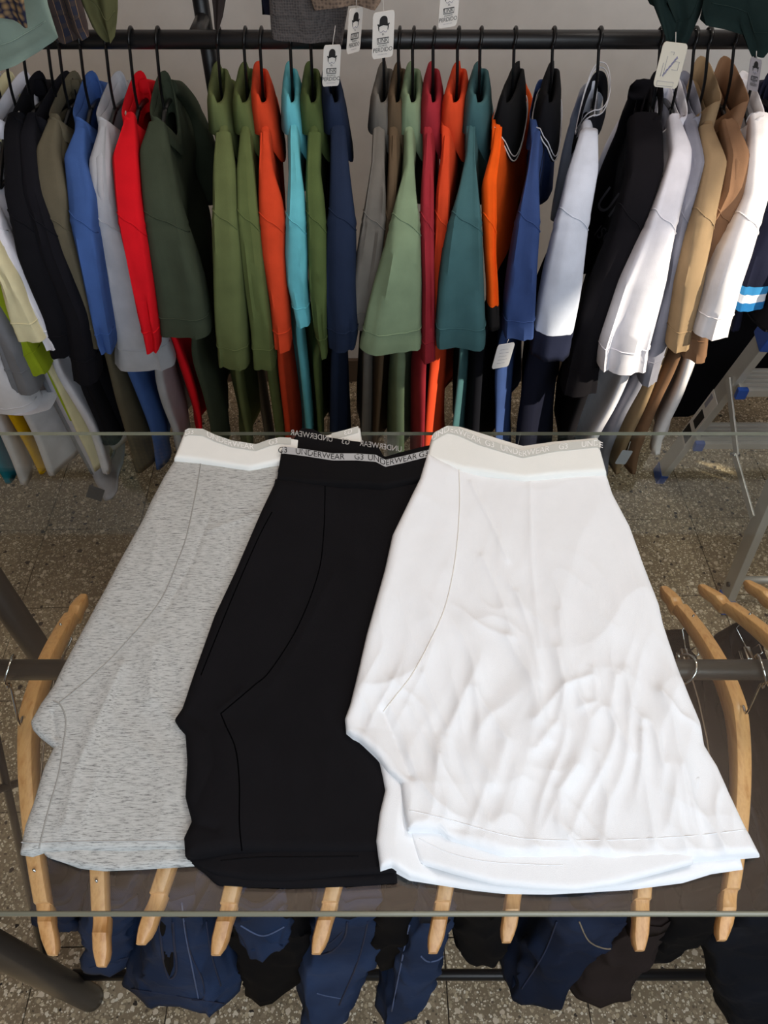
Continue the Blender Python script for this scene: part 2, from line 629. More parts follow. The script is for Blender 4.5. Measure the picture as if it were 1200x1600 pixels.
# ------------------------------------------------------------------ folded shorts on the glass
class Panel:
    """A cloth layer lying on the glass. Its outline is given as left/right x over y and top/bottom y over x."""

    def __init__(self, L, R, T, B, z0, thick, wr=None, edge=0.012, nu=60, nv=60, flat_top=False, drop=None):
        self.L, self.R, self.T, self.B = L, R, T, B
        self.z0, self.thick, self.wr, self.edge = z0, thick, wr, edge
        self.nu, self.nv = nu, nv
        self.flat_top = flat_top
        self.drop = drop          # extra height over u, where the layer lies on its neighbour

    def px(self, u, v):
        # solve for x with y depending on x through T and B
        x = None
        y = lerp_tab(self.T, 0.5 * (self.T[0][0] + self.T[-1][0])) * (1 - v) + lerp_tab(self.B, 0.5 * (self.B[0][0] + self.B[-1][0])) * v
        for _ in range(4):
            x = lerp_tab(self.L, y) * (1 - u) + lerp_tab(self.R, y) * u
            y = lerp_tab(self.T, x) * (1 - v) + lerp_tab(self.B, x) * v
        return x, y

    def z(self, X, u, v, w, h):
        d = min(u * w, (1 - u) * w, (1 - v) * h)
        if not self.flat_top:
            d = min(d, v * h)
        t = max(0.0, min(1.0, d / self.edge))
        prof = math.sqrt(max(0.0, 1 - (1 - t) ** 2))
        z = self.z0 + self.thick * (0.25 + 0.75 * prof) + (self.drop(u) if self.drop else 0.0)
        if self.wr:
            z += self.wr(X.x, X.y, u, v) * (0.35 + 0.65 * t)
        return max(z, self.z0 + 0.25 * self.thick + (self.drop(u) if self.drop else 0.0))

    def size(self):
        a, b = self.px(0, 0.5), self.px(1, 0.5)
        c, d = self.px(0.5, 0), self.px(0.5, 1)
        return (PZ(*a, self.z0) - PZ(*b, self.z0)).length, (PZ(*c, self.z0) - PZ(*d, self.z0)).length

    def build(self, name, mat, parent):
        w, h = self.size()
        self.w, self.h = w, h
        V, F = [], []
        n = self.nu + 1
        for j in range(self.nv + 1):
            for i in range(n):
                u, v = i / self.nu, j / self.nv
                # denser towards the borders
                u = u - 0.08 * math.sin(2 * math.pi * u) / (2 * math.pi) * 6.0 * 0.5
                x, y = self.px(u, v)
                X = PZ(x, y, self.z0 + self.thick)
                V.append(Vector((X.x, X.y, self.z(X, u, v, w, h))))
        for j in range(self.nv):
            for i in range(self.nu):
                a = j * n + i
                F.append((a, a + n, a + n + 1, a + 1))
        # border skirt down to the layer below
        loop = [i for i in range(n)] + [j * n + self.nu for j in range(1, self.nv + 1)] + \
               [self.nv * n + i for i in range(self.nu - 1, -1, -1)] + [j * n for j in range(self.nv - 1, 0, -1)]
        base = len(V)
        for i in loop:
            V.append(Vector((V[i].x, V[i].y, self.z0)))
        m = len(loop)
        for k in range(m):
            F.append((loop[k], loop[(k + 1) % m], base + (k + 1) % m, base + k))
        F.append(tuple(base + k for k in range(m - 1, -1, -1)))
        o = mesh(name, V, F, mat, parent)
        self.obj = o
        self.bvh = BVHTree.FromPolygons([tuple(v) for v in V], F[:self.nu * self.nv])
        return o

    def at(self, px, py, lift=0.0006):
        d = ray(px, py).normalized()
        loc, nrm, _, _ = self.bvh.ray_cast(CAM, d)
        if loc is None:
            loc = PZ(px, py, self.z0 + self.thick)
            nrm = Vector((0, 0, 1))
        if nrm.z < 0:
            nrm = -nrm
        return loc + nrm * lift


def seam(panel, pts, mat, parent, r=0.0008, name='seam', lift=0.0):
    P2 = catmull([Vector((a, b, 0)) for a, b in pts], 10)
    mesh(name, *tube([panel.at(p.x, p.y, lift) for p in P2], r, 6), mat, panel.obj)


def seg_dist(x, y, pts):
    best = 9
    for (ax, ay), (bx, by) in zip(pts, pts[1:]):
        dx, dy = bx - ax, by - ay
        t = max(0, min(1, ((x - ax) * dx + (y - ay) * dy) / (dx * dx + dy * dy + 1e-12)))
        d = math.hypot(x - ax - t * dx, y - ay - t * dy)
        best = min(best, d)
    return best


def crease_table(lst):
    """creases given in photo pixels -> on the table plane: (points, amplitude, width)"""
    out = []
    for pts, amp, wid in lst:
        out.append(([(PZ(a, b, 1.012).x, PZ(a, b, 1.012).y) for a, b in pts], amp, wid))
    return out


def creases(x, y, tab):
    z = 0
    for pts, amp, wid in tab:
        d = seg_dist(x, y, pts)
        if d < wid * 3:
            z += 0.75 * amp * (0.45 * math.exp(-(d / wid) ** 2) + 0.75 * math.exp(-d / (wid * 0.45)))
    return z


def ridged(x, y, sx, sy, ang, seed, sharp=2.0):
    c, s = math.cos(ang), math.sin(ang)
    u, v = (x * c + y * s) * sx, (-x * s + y * c) * sy
    w = noise.noise(Vector((x * 9, y * 9, seed + 5)))
    n = noise.noise(Vector((u + w * 0.9, v + w * 0.7, seed)))
    return (1 - abs(n)) ** sharp


def letter_strip(panel, words, mat, parent, vfun, size, name='lettering', mirror=False, lift=0.0009, squeeze=1.0):
    """words: [(text, px centre)] bent along the strip whose centre line is py = vfun(px)"""
    for txt, cx in words:
        V, F = text_mesh(txt, 1.0)
        out = []
        for v in V:
            x = cx + (-v.x if mirror else v.x) * size * squeeze
            y = vfun(x) - v.y * size
            out.append(panel.at(x, y, lift))
        if mirror:
            F = [tuple(reversed(f)) for f in F]
        mesh(name, out, F, mat, parent, smooth=False)


GREY_CLOTH = cloth((176, 178, 176), heather=(110, 850, 850), weave=1400.0, bump=0.2)
BLACK_CLOTH = cloth((17, 16, 19), weave=1300.0, sheen=0.0)
WHITE_CLOTH = cloth((234, 237, 240), weave=1400.0, mottle=0.02)
BAND_WHITE = cloth((234, 236, 232), weave=1700.0, mottle=0.02)
BAND_BLACK = cloth((15, 14, 16), weave=1700.0, sheen=0.0)

# --- grey pair
def wr_grey(x, y, u, v):
    a = 0.0016 + 0.0024 * v
    z = a * (ridged(x, y, 20, 4.5, 0.38, 3.0, 1.8) - 0.6) + 0.0026 * noise.noise(Vector((x * 14, y * 7, 1.5)))
    return z + creases(x, y, CR_G)


CR_G = crease_table([
    ([(300, 735), (330, 800), (300, 880), (255, 960)], -0.0012, 0.004),
    ([(190, 1040), (160, 1110), (120, 1200), (100, 1290)], 0.0030, 0.010),
    ([(240, 1010), (235, 1090)], 0.0025, 0.012),
    ([(80, 1112), (86, 1150)], -0.003, 0.004),
    ([(330, 830), (400, 800)], 0.0016, 0.006),
])
g = thing('grey_shorts', 'heather grey boxer shorts with a white waistband, leftmost on the glass', 'shorts', 'boxer shorts laid on the glass')
GL = [(705, 274), (715, 270), (740, 254), (780, 233), (807, 221), (873, 184), (919, 160), (977, 128), (1041, 93), (1068, 80), (1096, 60),
      (1124, 44), (1135, 47), (1145, 56), (1164, 80), (1168, 78), (1195, 65), (1211, 60), (1253, 48), (1288, 35), (1330, 27), (1345, 27)]
GLb = [(705, 300), (1150, 90), (1200, 85), (1330, 60), (1340, 72), (1350, 92), (1358, 140)]
GR = [(705, 470), (900, 400), (1060, 345), (1150, 335), (1360, 335)]
low = Panel(GLb, GR, [(60, 1180), (340, 1180)], [(60, 1336), (80, 1347), (107, 1353), (160, 1359), (227, 1356), (291, 1352), (340, 1348)], GT + 0.0004, 0.005, wr_grey, 0.006, 60, 30)
low.build('back_leg', GREY_CLOTH, g)
top = Panel(GL, GR, [(250, 708), (306, 713), (344, 719), (389, 725), (419, 720), (434, 717), (470, 712)],
            [(27, 1331), (45, 1334), (63, 1328), (107, 1327), (288, 1325), (340, 1323)], GT + 0.0012, 0.010, wr_grey, 0.014, 110, 190)
top.build('front_leg', GREY_CLOTH, g)
seam(top, [(314, 722), (309, 754), (293, 833), (277, 879), (248, 943), (187, 1015), (149, 1052), (115, 1081), (93, 1098)], plain('grey_seam', (150, 150, 146), 0.9), g, 0.0008)
seam(top, [(84, 1096), (96, 1104), (103, 1128), (99, 1165), (91, 1213), (75, 1269), (61, 1326)], bpy.data.materials['grey_seam'], g, 0.0008)
seam(top, [(33, 1316), (60, 1317), (107, 1315), (200, 1314), (288, 1313)], plain('grey_stitch', (168, 168, 166), 0.9), g, 0.0006, 'hem_stitch')
bandTg = [(268, 675), (286, 672), (295, 667), (317, 668), (336, 677), (362, 686), (400, 692), (419, 685), (437, 681), (456, 682), (475, 684)]
bandBg = [(268, 715), (270, 715), (306, 719), (344, 725), (389, 731), (419, 726), (434, 723), (470, 718)]
bk = Panel([(660, 440), (700, 440), (730, 430)], [(660, 562), (690, 566), (730, 560)], [(440, 688), (512, 677), (540, 670), (561, 664), (566, 666)], [(430, 725), (566, 716)], GT + 0.002, 0.0065, None, 0.004, 40, 14)
bk.build('waistband_back', BAND_WHITE, g)
bf = Panel([(660, 287), (675, 285), (715, 269), (735, 262)], [(660, 474), (735, 466)], bandTg, bandBg, GT + 0.005, 0.0115,
           lambda x, y, u, v: 0.0012 * noise.noise(Vector((x * 18, y * 12, 4))), 0.006, 80, 24)
bf.build('waistband', BAND_WHITE, g)


def sub_strip(panel, fT, fB, x0, x1, mat, parent, name='brand_strip', lift=0.0006, n=60):
    V, F = [], []
    for i in range(n + 1):
        x = x0 + (x1 - x0) * i / n
        for y in (fT(x), fB(x)):
            V.append(panel.at(x, y, lift))
    for i in range(n):
        a = i * 2
        F.append((a, a + 1, a + 3, a + 2))
    return mesh(name, V, F, mat, parent)


fT = lambda x: lerp_tab(bandTg, x) + 2.5
fB = lambda x: lerp_tab(bandTg, x) + 13
st1 = sub_strip(bf, fT, fB, 289, 455, M['pale_strip'], g)
fm = lambda x: lerp_tab(bandTg, x) + 8
letter_strip(bf, [('G3', 296), ('UNDERWEAR', 360), ('G3', 427)], M['white_ink'], st1, fm, 12.0)
st2 = sub_strip(bk, lambda x: lerp_tab(bk.T, x) + 2, lambda x: lerp_tab(bk.T, x) + 12, 518, 560, M['pale_strip'], g)
letter_strip(bk, [('G3', 544)], M['white_ink'], st2, lambda x: lerp_tab(bk.T, x) + 7, 11.0, mirror=True)

# --- black pair
CR_B = crease_table([
    ([(300, 1120), (330, 1150), (335, 1200), (310, 1260)], -0.0022, 0.009),
    ([(300, 1290), (340, 1300)], -0.003, 0.006),
    ([(345, 1115), (380, 1085)], 0.002, 0.006),
    ([(520, 900), (470, 1000), (420, 1080)], 0.0015, 0.010),
])


def wr_black(x, y, u, v):
    return (0.0006 + 0.001 * v) * (ridged(x, y, 24, 6, 0.3, 8.0, 1.5) - 0.7) + 0.0022 * noise.noise(Vector((x * 12, y * 7, 7.5))) + creases(x, y, CR_B)


b = thing('black_shorts', 'black boxer shorts with a silver-lettered waistband, between the grey and white pairs', 'shorts', 'boxer shorts laid on the glass')
BL = [(690, 440), (704, 436), (757, 429), (801, 408), (894, 368), (962, 336), (1055, 303), (1109, 285), (1126, 273), (1136, 279), (1148, 290),
      (1192, 293), (1246, 290), (1284, 300), (1310, 288), (1341, 290), (1352, 294)]
BR = [(690, 690), (760, 680), (850, 660), (1000, 625), (1120, 592), (1190, 606), (1390, 622)]
bl = Panel([(1150, 310), (1300, 310), (1340, 290), (1352, 294), (1372, 330), (1390, 340)], BR, [(290, 1200), (640, 1200)],
           [(290, 1352), (304, 1363), (323, 1371), (340, 1381), (387, 1384), (450, 1386), (545, 1383), (645, 1376)], GT + 0.0004, 0.005, wr_black, 0.006, 60, 30)
bl.build('back_leg', BLACK_CLOTH, b)
bm2 = Panel([(1200, 320), (1310, 296), (1348, 296), (1372, 350)], BR, [(290, 1250), (640, 1250)],
            [(290, 1348), (300, 1355), (323, 1363), (387, 1373), (450, 1375), (545, 1366), (645, 1360)], GT + 0.006, 0.004, None, 0.006, 50, 24)
bm2.build('inner_leg', BLACK_CLOTH, b)
bt = Panel(BL, BR, [(420, 750), (475, 748), (569, 750), (600, 752), (680, 735)],
           [(288, 1338), (300, 1341), (323, 1338), (364, 1330), (586, 1330), (650, 1330)], GT + 0.004, 0.011, wr_black, 0.014, 110, 190, drop=lambda u: 0.009 * max(0.0, 1 - u / 0.42))
bt.build('front_leg', BLACK_CLOTH, b)
seamB = plain('black_seam', (5, 5, 6), 1.0, 0.0, 0.0)
seam(bt, [(508, 757), (506, 829), (497, 897), (465, 980), (422, 1048), (396, 1072), (345, 1115)], seamB, b, 0.0006)
seam(bt, [(345, 1115), (352, 1132), (368, 1170), (374, 1224), (374, 1284), (378, 1329)], seamB, b, 0.0006)
seam(bt, [(425, 800), (404, 840), (368, 922), (340, 990), (314, 1055)], seamB, b, 0.0006)
seam(bm2, [(345, 1345), (400, 1340), (480, 1339), (560, 1338)], plain('black_stitch', (16, 16, 18), 1.0, 0.0, 0.05), b, 0.0005, 'hem_stitch')
btT = [(455, 690), (462, 676), (471, 664), (490, 666), (512, 679), (550, 685), (580, 689), (591, 694), (600, 712), (625, 704), (666, 693), (690, 690)]
bkb = Panel([(660, 470), (690, 455), (700, 440), (740, 430)], [(660, 685), (740, 680)], btT, [(430, 735), (690, 735)], GT + 0.004, 0.012, None, 0.006, 90, 24)
bkb.build('waistband_back', BAND_BLACK, b)
letter_strip(bkb, [('UNDERWEAR', 487), ('G3', 540), ('UNDERWEAR', 595)], M['silver_ink'], bkb.obj,
             lambda x: 682 + (x - 487) * 0.17 if x < 560 else 693 + (x - 560) * 0.15, 12.5, mirror=True, squeeze=0.86)
bfT = [(436, 697), (443, 696), (475, 700), (520, 707), (557, 707), (587, 709), (602, 717), (630, 711), (666, 702), (690, 698)]
bfB = [(425, 749), (432, 749), (475, 754), (512, 755), (569, 757), (599, 759), (640, 752), (690, 742)]
bff = Panel([(690, 441), (704, 437), (760, 428)], [(690, 690), (760, 684)], bfT, bfB, GT + 0.008, 0.0145, None, 0.006, 90, 24)
bff.build('waistband', BAND_BLACK, b)
st3 = sub_strip(bff, lambda x: lerp_tab(bfT, x) + 2, lambda x: lerp_tab(bfT, x) + 13, 441, 672, M['silver_print'], b)
letter_strip(bff, [('G3', 442), ('UNDERWEAR', 500), ('G3', 561), ('UNDERWEAR', 613), ('G3', 662)], M['ink'], st3, lambda x: lerp_tab(bfT, x) + 7.6, 12.5)

# --- white pair
CR_W = crease_table([
    ([(827, 745), (828, 857), (836, 957), (842, 1020)], 0.0016, 0.005),
    ([(735, 760), (765, 820), (792, 880)], 0.0022, 0.004),
    ([(752, 875), (778, 930), (800, 1000)], 0.0024, 0.006),
    ([(700, 900), (735, 990), (760, 1080)], 0.0014, 0.010),
    ([(835, 1130), (875, 1080), (920, 1060)], 0.0030, 0.006),
    ([(790, 1000), (835, 1080), (855, 1160)], 0.0032, 0.007),
    ([(835, 1175), (870, 1130), (880, 1080), (868, 1020)], 0.0034, 0.007),
    ([(740, 1080), (790, 1160), (770, 1230)], 0.0030, 0.007),
    ([(960, 1060), (950, 1120), (985, 1180)], 0.0026, 0.006),
    ([(805, 930), (830, 1000), (842, 1070)], 0.0024, 0.005),
    ([(870, 960), (880, 1040), (905, 1100)], 0.0020, 0.006),
    ([(900, 1200), (870, 1240), (880, 1300), (905, 1340)], 0.0030, 0.008),
    ([(1000, 1150), (1005, 1220), (1020, 1320)], 0.0026, 0.006),
    ([(1095, 1140), (1060, 1120), (1030, 1085)], 0.0030, 0.006),
    ([(975, 1050), (985, 1110), (1000, 1130)], 0.0026, 0.006),
    ([(925, 1050), (930, 1100), (905, 1110)], 0.0026, 0.006),
    ([(640, 1110), (680, 1190), (700, 1290)], 0.0026, 0.007),
    ([(660, 1060), (720, 1190), (760, 1290)], 0.0026, 0.008),
    ([(1060, 1200), (1070, 1260), (1090, 1330)], 0.0022, 0.007),
    ([(930, 1180), (950, 1260), (935, 1330)], 0.0024, 0.007),
    ([(600, 1120), (620, 1170), (640, 1220)], -0.0040, 0.006),
])


def wr_white(x, y, u, v):
    k = max(0.0, min(1.0, (v - 0.15) / 0.5))
    patch = max(0.0, min(1.0, 0.5 + 1.1 * noise.noise(Vector((x * 6, y * 6, 3.0)))))
    z = (0.0020 + 0.0030 * k) * (ridged(x, y, 18, 5, -0.12, 2.0, 2.6) - 0.5)
    z += (0.0003 + 0.0050 * k) * (ridged(x, y, 30, 8, 0.28, 11.0, 3.0) - 0.5) * patch
    z += (0.0003 + 0.0044 * k) * (ridged(x, y, 38, 9, -0.32, 21.0, 3.4) - 0.5) * (1 - patch)
    z += 0.0030 * noise.noise(Vector((x * 10, y * 6, 9.5)))
    return z + creases(x, y, CR_W)


wh = thing('white_shorts', 'white boxer shorts with creased cloth, rightmost on the glass', 'shorts', 'boxer shorts laid on the glass')
WL = [(690, 676), (704, 670), (754, 655), (840, 613), (894, 601), (994, 573), (1073, 555), (1104, 547), (1126, 539), (1145, 541), (1161, 560),
      (1188, 591), (1210, 606), (1227, 626), (1272, 631), (1300, 637), (1312, 660), (1330, 680)]
WLlow = [(1100, 560), (1150, 560), (1188, 591), (1218, 598), (1240, 602), (1278, 593), (1319, 588), (1360, 594), (1400, 600)]
WR_ = [(690, 938), (730, 948), (767, 960), (817, 987), (873, 1007), (940, 1033), (970, 1040), (1050, 1067), (1124, 1099), (1160, 1106), (1192, 1126), (1237, 1146), (1291, 1172), (1332, 1194), (1340, 1196)]
wl = Panel(WLlow, [(1100, 1080), (1290, 1155), (1340, 1160), (1356, 1164), (1400, 1164)], [(560, 1190), (1100, 1190)],
           [(588, 1362), (594, 1363), (612, 1358), (640, 1373), (685, 1380), (742, 1389), (789, 1394), (860, 1395), (917, 1392), (985, 1388), (1070, 1377), (1115, 1363), (1163, 1356)],
           GT + 0.0004, 0.006, lambda x, y, u, v: 0.0016 * noise.noise(Vector((x * 20, y * 10, 2))), 0.008, 150, 40, drop=lambda u: 0.0135 * max(0.0, 1 - max(0.0, u - 0.05) / 0.10))
wl.build('back_leg', WHITE_CLOTH, wh)
wm = Panel([(1180, 640), (1227, 629), (1272, 631), (1300, 637), (1329, 649), (1346, 656), (1400, 700)], [(1180, 1100), (1349, 1085), (1400, 1080)], [(620, 1210), (1100, 1210)],
           [(637, 1312), (650, 1345), (656, 1347), (710, 1364), (773, 1380), (837, 1388), (900, 1390), (960, 1382), (1030, 1363), (1085, 1348)],
           GT + 0.010, 0.005, lambda x, y, u, v: 0.0014 * noise.noise(Vector((x * 22, y * 10, 6))), 0.006, 100, 40)
wm.build('inner_leg', WHITE_CLOTH, wh)
wt = Panel(WL, WR_, [(640, 722), (665, 712), (720, 728), (820, 740), (950, 730), (960, 734)],
           [(560, 1262), (630, 1297), (637, 1300), (670, 1300), (691, 1302), (700, 1312), (742, 1325), (789, 1340), (852, 1341), (911, 1339), (965, 1344), (1016, 1342), (1095, 1341), (1143, 1337), (1193, 1333)],
           GT + 0.004, 0.0135, wr_white, 0.013, 190, 240, drop=lambda u: 0.013 * max(0.0, 1 - u / 0.34) ** 1.5 if u > 0.0 else 0.013)
wt.build('front_leg', WHITE_CLOTH, wh)
seamW = plain('white_seam', (222, 220, 214), 0.9)
seam(wt, [(717, 732), (718, 790), (712, 867), (697, 943), (673, 1000), (645, 1052), (620, 1085), (599, 1112)], seamW, wh, 0.0007)
seam(wm, [(655, 1310), (700, 1332), (760, 1346), (840, 1351), (880, 1352)], WHITE_CLOTH, wh, 0.0004, 'hem_stitch')
seam(wt, [(640, 1266), (700, 1280), (790, 1305), (850, 1312), (960, 1312), (1080, 1306), (1165, 1296)], WHITE_CLOTH, wh, 0.0004, 'hem_stitch')
bwT = [(668, 690), (676, 676), (690, 667), (700, 662), (717, 666), (750, 681), (783, 691), (817, 701), (867, 691), (933, 684), (940, 688)]
bwB = [(660, 716), (665, 716), (720, 733), (820, 746), (950, 736)]
wbk = Panel([(650, 680), (690, 672), (730, 664)], [(650, 934), (690, 938), (730, 946)], [(668, 684), (680, 670), (702, 660), (720, 662), (760, 675), (817, 694), (867, 686), (933, 680), (940, 684)], [(660, 716), (950, 720)], GT + 0.003, 0.013, None, 0.005, 80, 20)
wbk.build('waistband_back', BAND_WHITE, wh)
wbf = Panel([(660, 676), (690, 671), (716, 663), (750, 655)], [(660, 932), (690, 938), (736, 951), (760, 956)], bwT, bwB, GT + 0.009, 0.0155,
            lambda x, y, u, v: 0.0012 * noise.noise(Vector((x * 18, y * 12, 14))), 0.006, 100, 26)
wbf.build('waistband', BAND_WHITE, wh)
st4 = sub_strip(wbf, lambda x: lerp_tab(bwT, x) + 3, lambda x: lerp_tab(bwT, x) + 15, 677, 938, M['pale_strip'], wh)
letter_strip(wbf, [('UNDERWEAR', 713), ('G3', 765), ('UNDERWEAR', 820), ('G3', 880), ('UNDE', 925)], M['white_ink'], st4, lambda x: lerp_tab(bwT, x) + 9, 12.5)

# ------------------------------------------------------------------ wooden hangers under the glass
hook_mat = M['chrome']


def wood_hanger(front, rear_dx, bow, label, hook_side=1, zt=0.812, drop=0.082):
    """front: photo position of the front tip; rear_dx: sideways shift of the rear tip; bow: plan curvature"""
    tip = PZ(front[0], front[1], zt)
    hl = 0.222
    th = thing('wooden_hanger', label, 'hanger', 'wooden hangers on the rail under the glass')
    yc = tip.y + hl
    rings = []
    nseg = 64
    ss = sorted(set([round(-1 + 2 * k / nseg, 4) for k in range(nseg + 1)] + [sg * q for sg in (-1, 1) for q in (0.800, 0.802, 0.815, 0.83, 0.845, 0.86, 0.872, 0.985, 0.995)]))
    for q_ in ss:
        s = hl * q_                                     # s<0 towards the camera
        a = abs(s) / hl
        x = tip.x + rear_dx * (s + hl) / (2 * hl) + bow * (1 - a * a)
        z = zt + drop * (1 - a ** 1.35) - 0.004
        hgt = 0.034 * (1 - a) + 0.020 * a
        hgt *= min(1.0, 0.45 + (1 - a) * 14)
        wid = (0.0085 + 0.0015 * (1 - a)) * min(1.0, 0.55 + (1 - a) * 9)
        if 0.801 < a < 0.875:                             # the notch for straps
            z -= 0.0065 * (1 - ((a - 0.801) / 0.074) ** 2)
        ring = []
        for q in range(14):
            ph = 2 * math.pi * q / 14
            cx, cz = math.cos(ph), math.sin(ph)
            e = 0.5
            ring.append(Vector((x + wid * math.copysign(abs(cx) ** e, cx), yc + s, z + hgt / 2 * (math.copysign(abs(cz) ** e, cz) - 1))))
        rings.append(ring)
    hb = mesh('hanger_body', *loft(rings, True, True), M['wood'], th)
    hb.data.set_sharp_from_angle(angle=math.radians(32))
    # hook over the rail
    x0 = tip.x + rear_dx / 2 + bow
    nz = zt + drop - 0.006
    hk = [(x0, yc, nz - 0.01), (x0, yc - 0.002, nz + 0.006), (x0 + 0.008 * hook_side, yc - 0.017, nz + 0.020)]
    rad = RR + 0.0045
    for ang in range(-60, 181, 20):
        aa = math.radians(ang)
        hk.append((x0 + hook_side * (0.012 + 0.010 * math.sin(max(0, aa))), RY - rad * math.cos(aa) - (0.004 if ang < -20 else 0), RZ + rad * math.sin(aa)))
    hko = mesh('hook', *tube(catmull(hk, 5), 0.0016, 8), hook_mat, th)
    end = Vector(hk[-1])
    bm = bmesh.new()
    bmesh.ops.create_uvsphere(bm, u_segments=10, v_segments=6, radius=0.0028)
    V = [v.co + end for v in bm.verts]
    F = [tuple(v.index for v in f.verts) for f in bm.faces]
    bm.free()
    mesh('hook_tip', V, F, hook_mat, hko)
    # wire trouser bar with two clips
    zb = zt - 0.012

    def xs_(q):
        return tip.x + rear_dx * (q + hl) / (2 * hl) + bow * (1 - (q / hl) ** 2)

    pts = [(xs_(-0.15), yc - 0.15, zb + 0.045)] + [(xs_(q) - 0.010 * (abs(q) < 0.155), yc + q, zb) for q in (-0.155, -0.1, -0.05, 0, 0.05, 0.1, 0.155)] + [(xs_(0.15), yc + 0.15, zb + 0.045)]
    tb_ = mesh('trouser_bar', *tube(pts, 0.0014, 8), hook_mat, th)
    for s in (-0.115, 0.115):
        cl = join([box((xs_(s) - 0.010, yc + s, zb - 0.004), (0.010, 0.020, 0.016), 0.002),
                   box((xs_(s) - 0.004, yc + s, zb - 0.024), (0.0022, 0.020, 0.030), 0.0008),
                   box((xs_(s) - 0.016, yc + s, zb - 0.024), (0.0022, 0.020, 0.030), 0.0008),
                   tube([(xs_(s) - 0.004, yc + s - 0.006, zb + 0.002), (xs_(s) + 0.002, yc + s - 0.006, zb + 0.014), (xs_(s) + 0.002, yc + s + 0.006, zb + 0.014), (xs_(s) - 0.004, yc + s + 0.006, zb + 0.002)], 0.0011, 6)])
        mesh('clip', cl[0], cl[1], M['chrome'], tb_)
    return th, x0, yc


HANG = [
    ((78, 1490), -0.080, -0.025, 'leftmost wooden hanger, its arm showing left of the grey shorts', 0.7),
    ((155, 1508), -0.070, 0.0, 'second wooden hanger from the left, under the grey shorts hem', 1),
    ((217, 1473), 0.135, 0.0, 'third wooden hanger from the left, tilted under the grey shorts hem', 1),
    ((335, 1490), 0.100, 0.0, 'wooden hanger below the left end of the black shorts hem', 1),
    ((493, 1488), 0.130, 0.0, 'wooden hanger below the right end of the black shorts hem', 1),
    ((677, 1487), 0.115, 0.0, 'wooden hanger below the left end of the white shorts hem', 1),
    ((793, 1470), 0.110, 0.0, 'wooden hanger below the middle of the white shorts hem', 1),
    ((1003, 1483), 0.080, 0.0, 'wooden hanger below the right end of the white shorts hem', 1),
    ((1132, 1467), 0.044, 0.034, 'wooden hanger whose curved arm shows right of the white shorts', -0.6),
]
for fr, dx, bow, lab, hs in HANG:
    wood_hanger(fr, dx, bow, lab, hs)
# hangers past the right end, front arms out of the picture
h10, _, _ = wood_hanger((1330, 1462), -0.034, 0.050, 'wooden hanger at the right picture edge, only its rear arm in view', 1)
h11, _, _ = wood_hanger((1420, 1450), -0.030, 0.050, 'wooden hanger cut off by the right picture edge, barely its rear tip in view', 1)


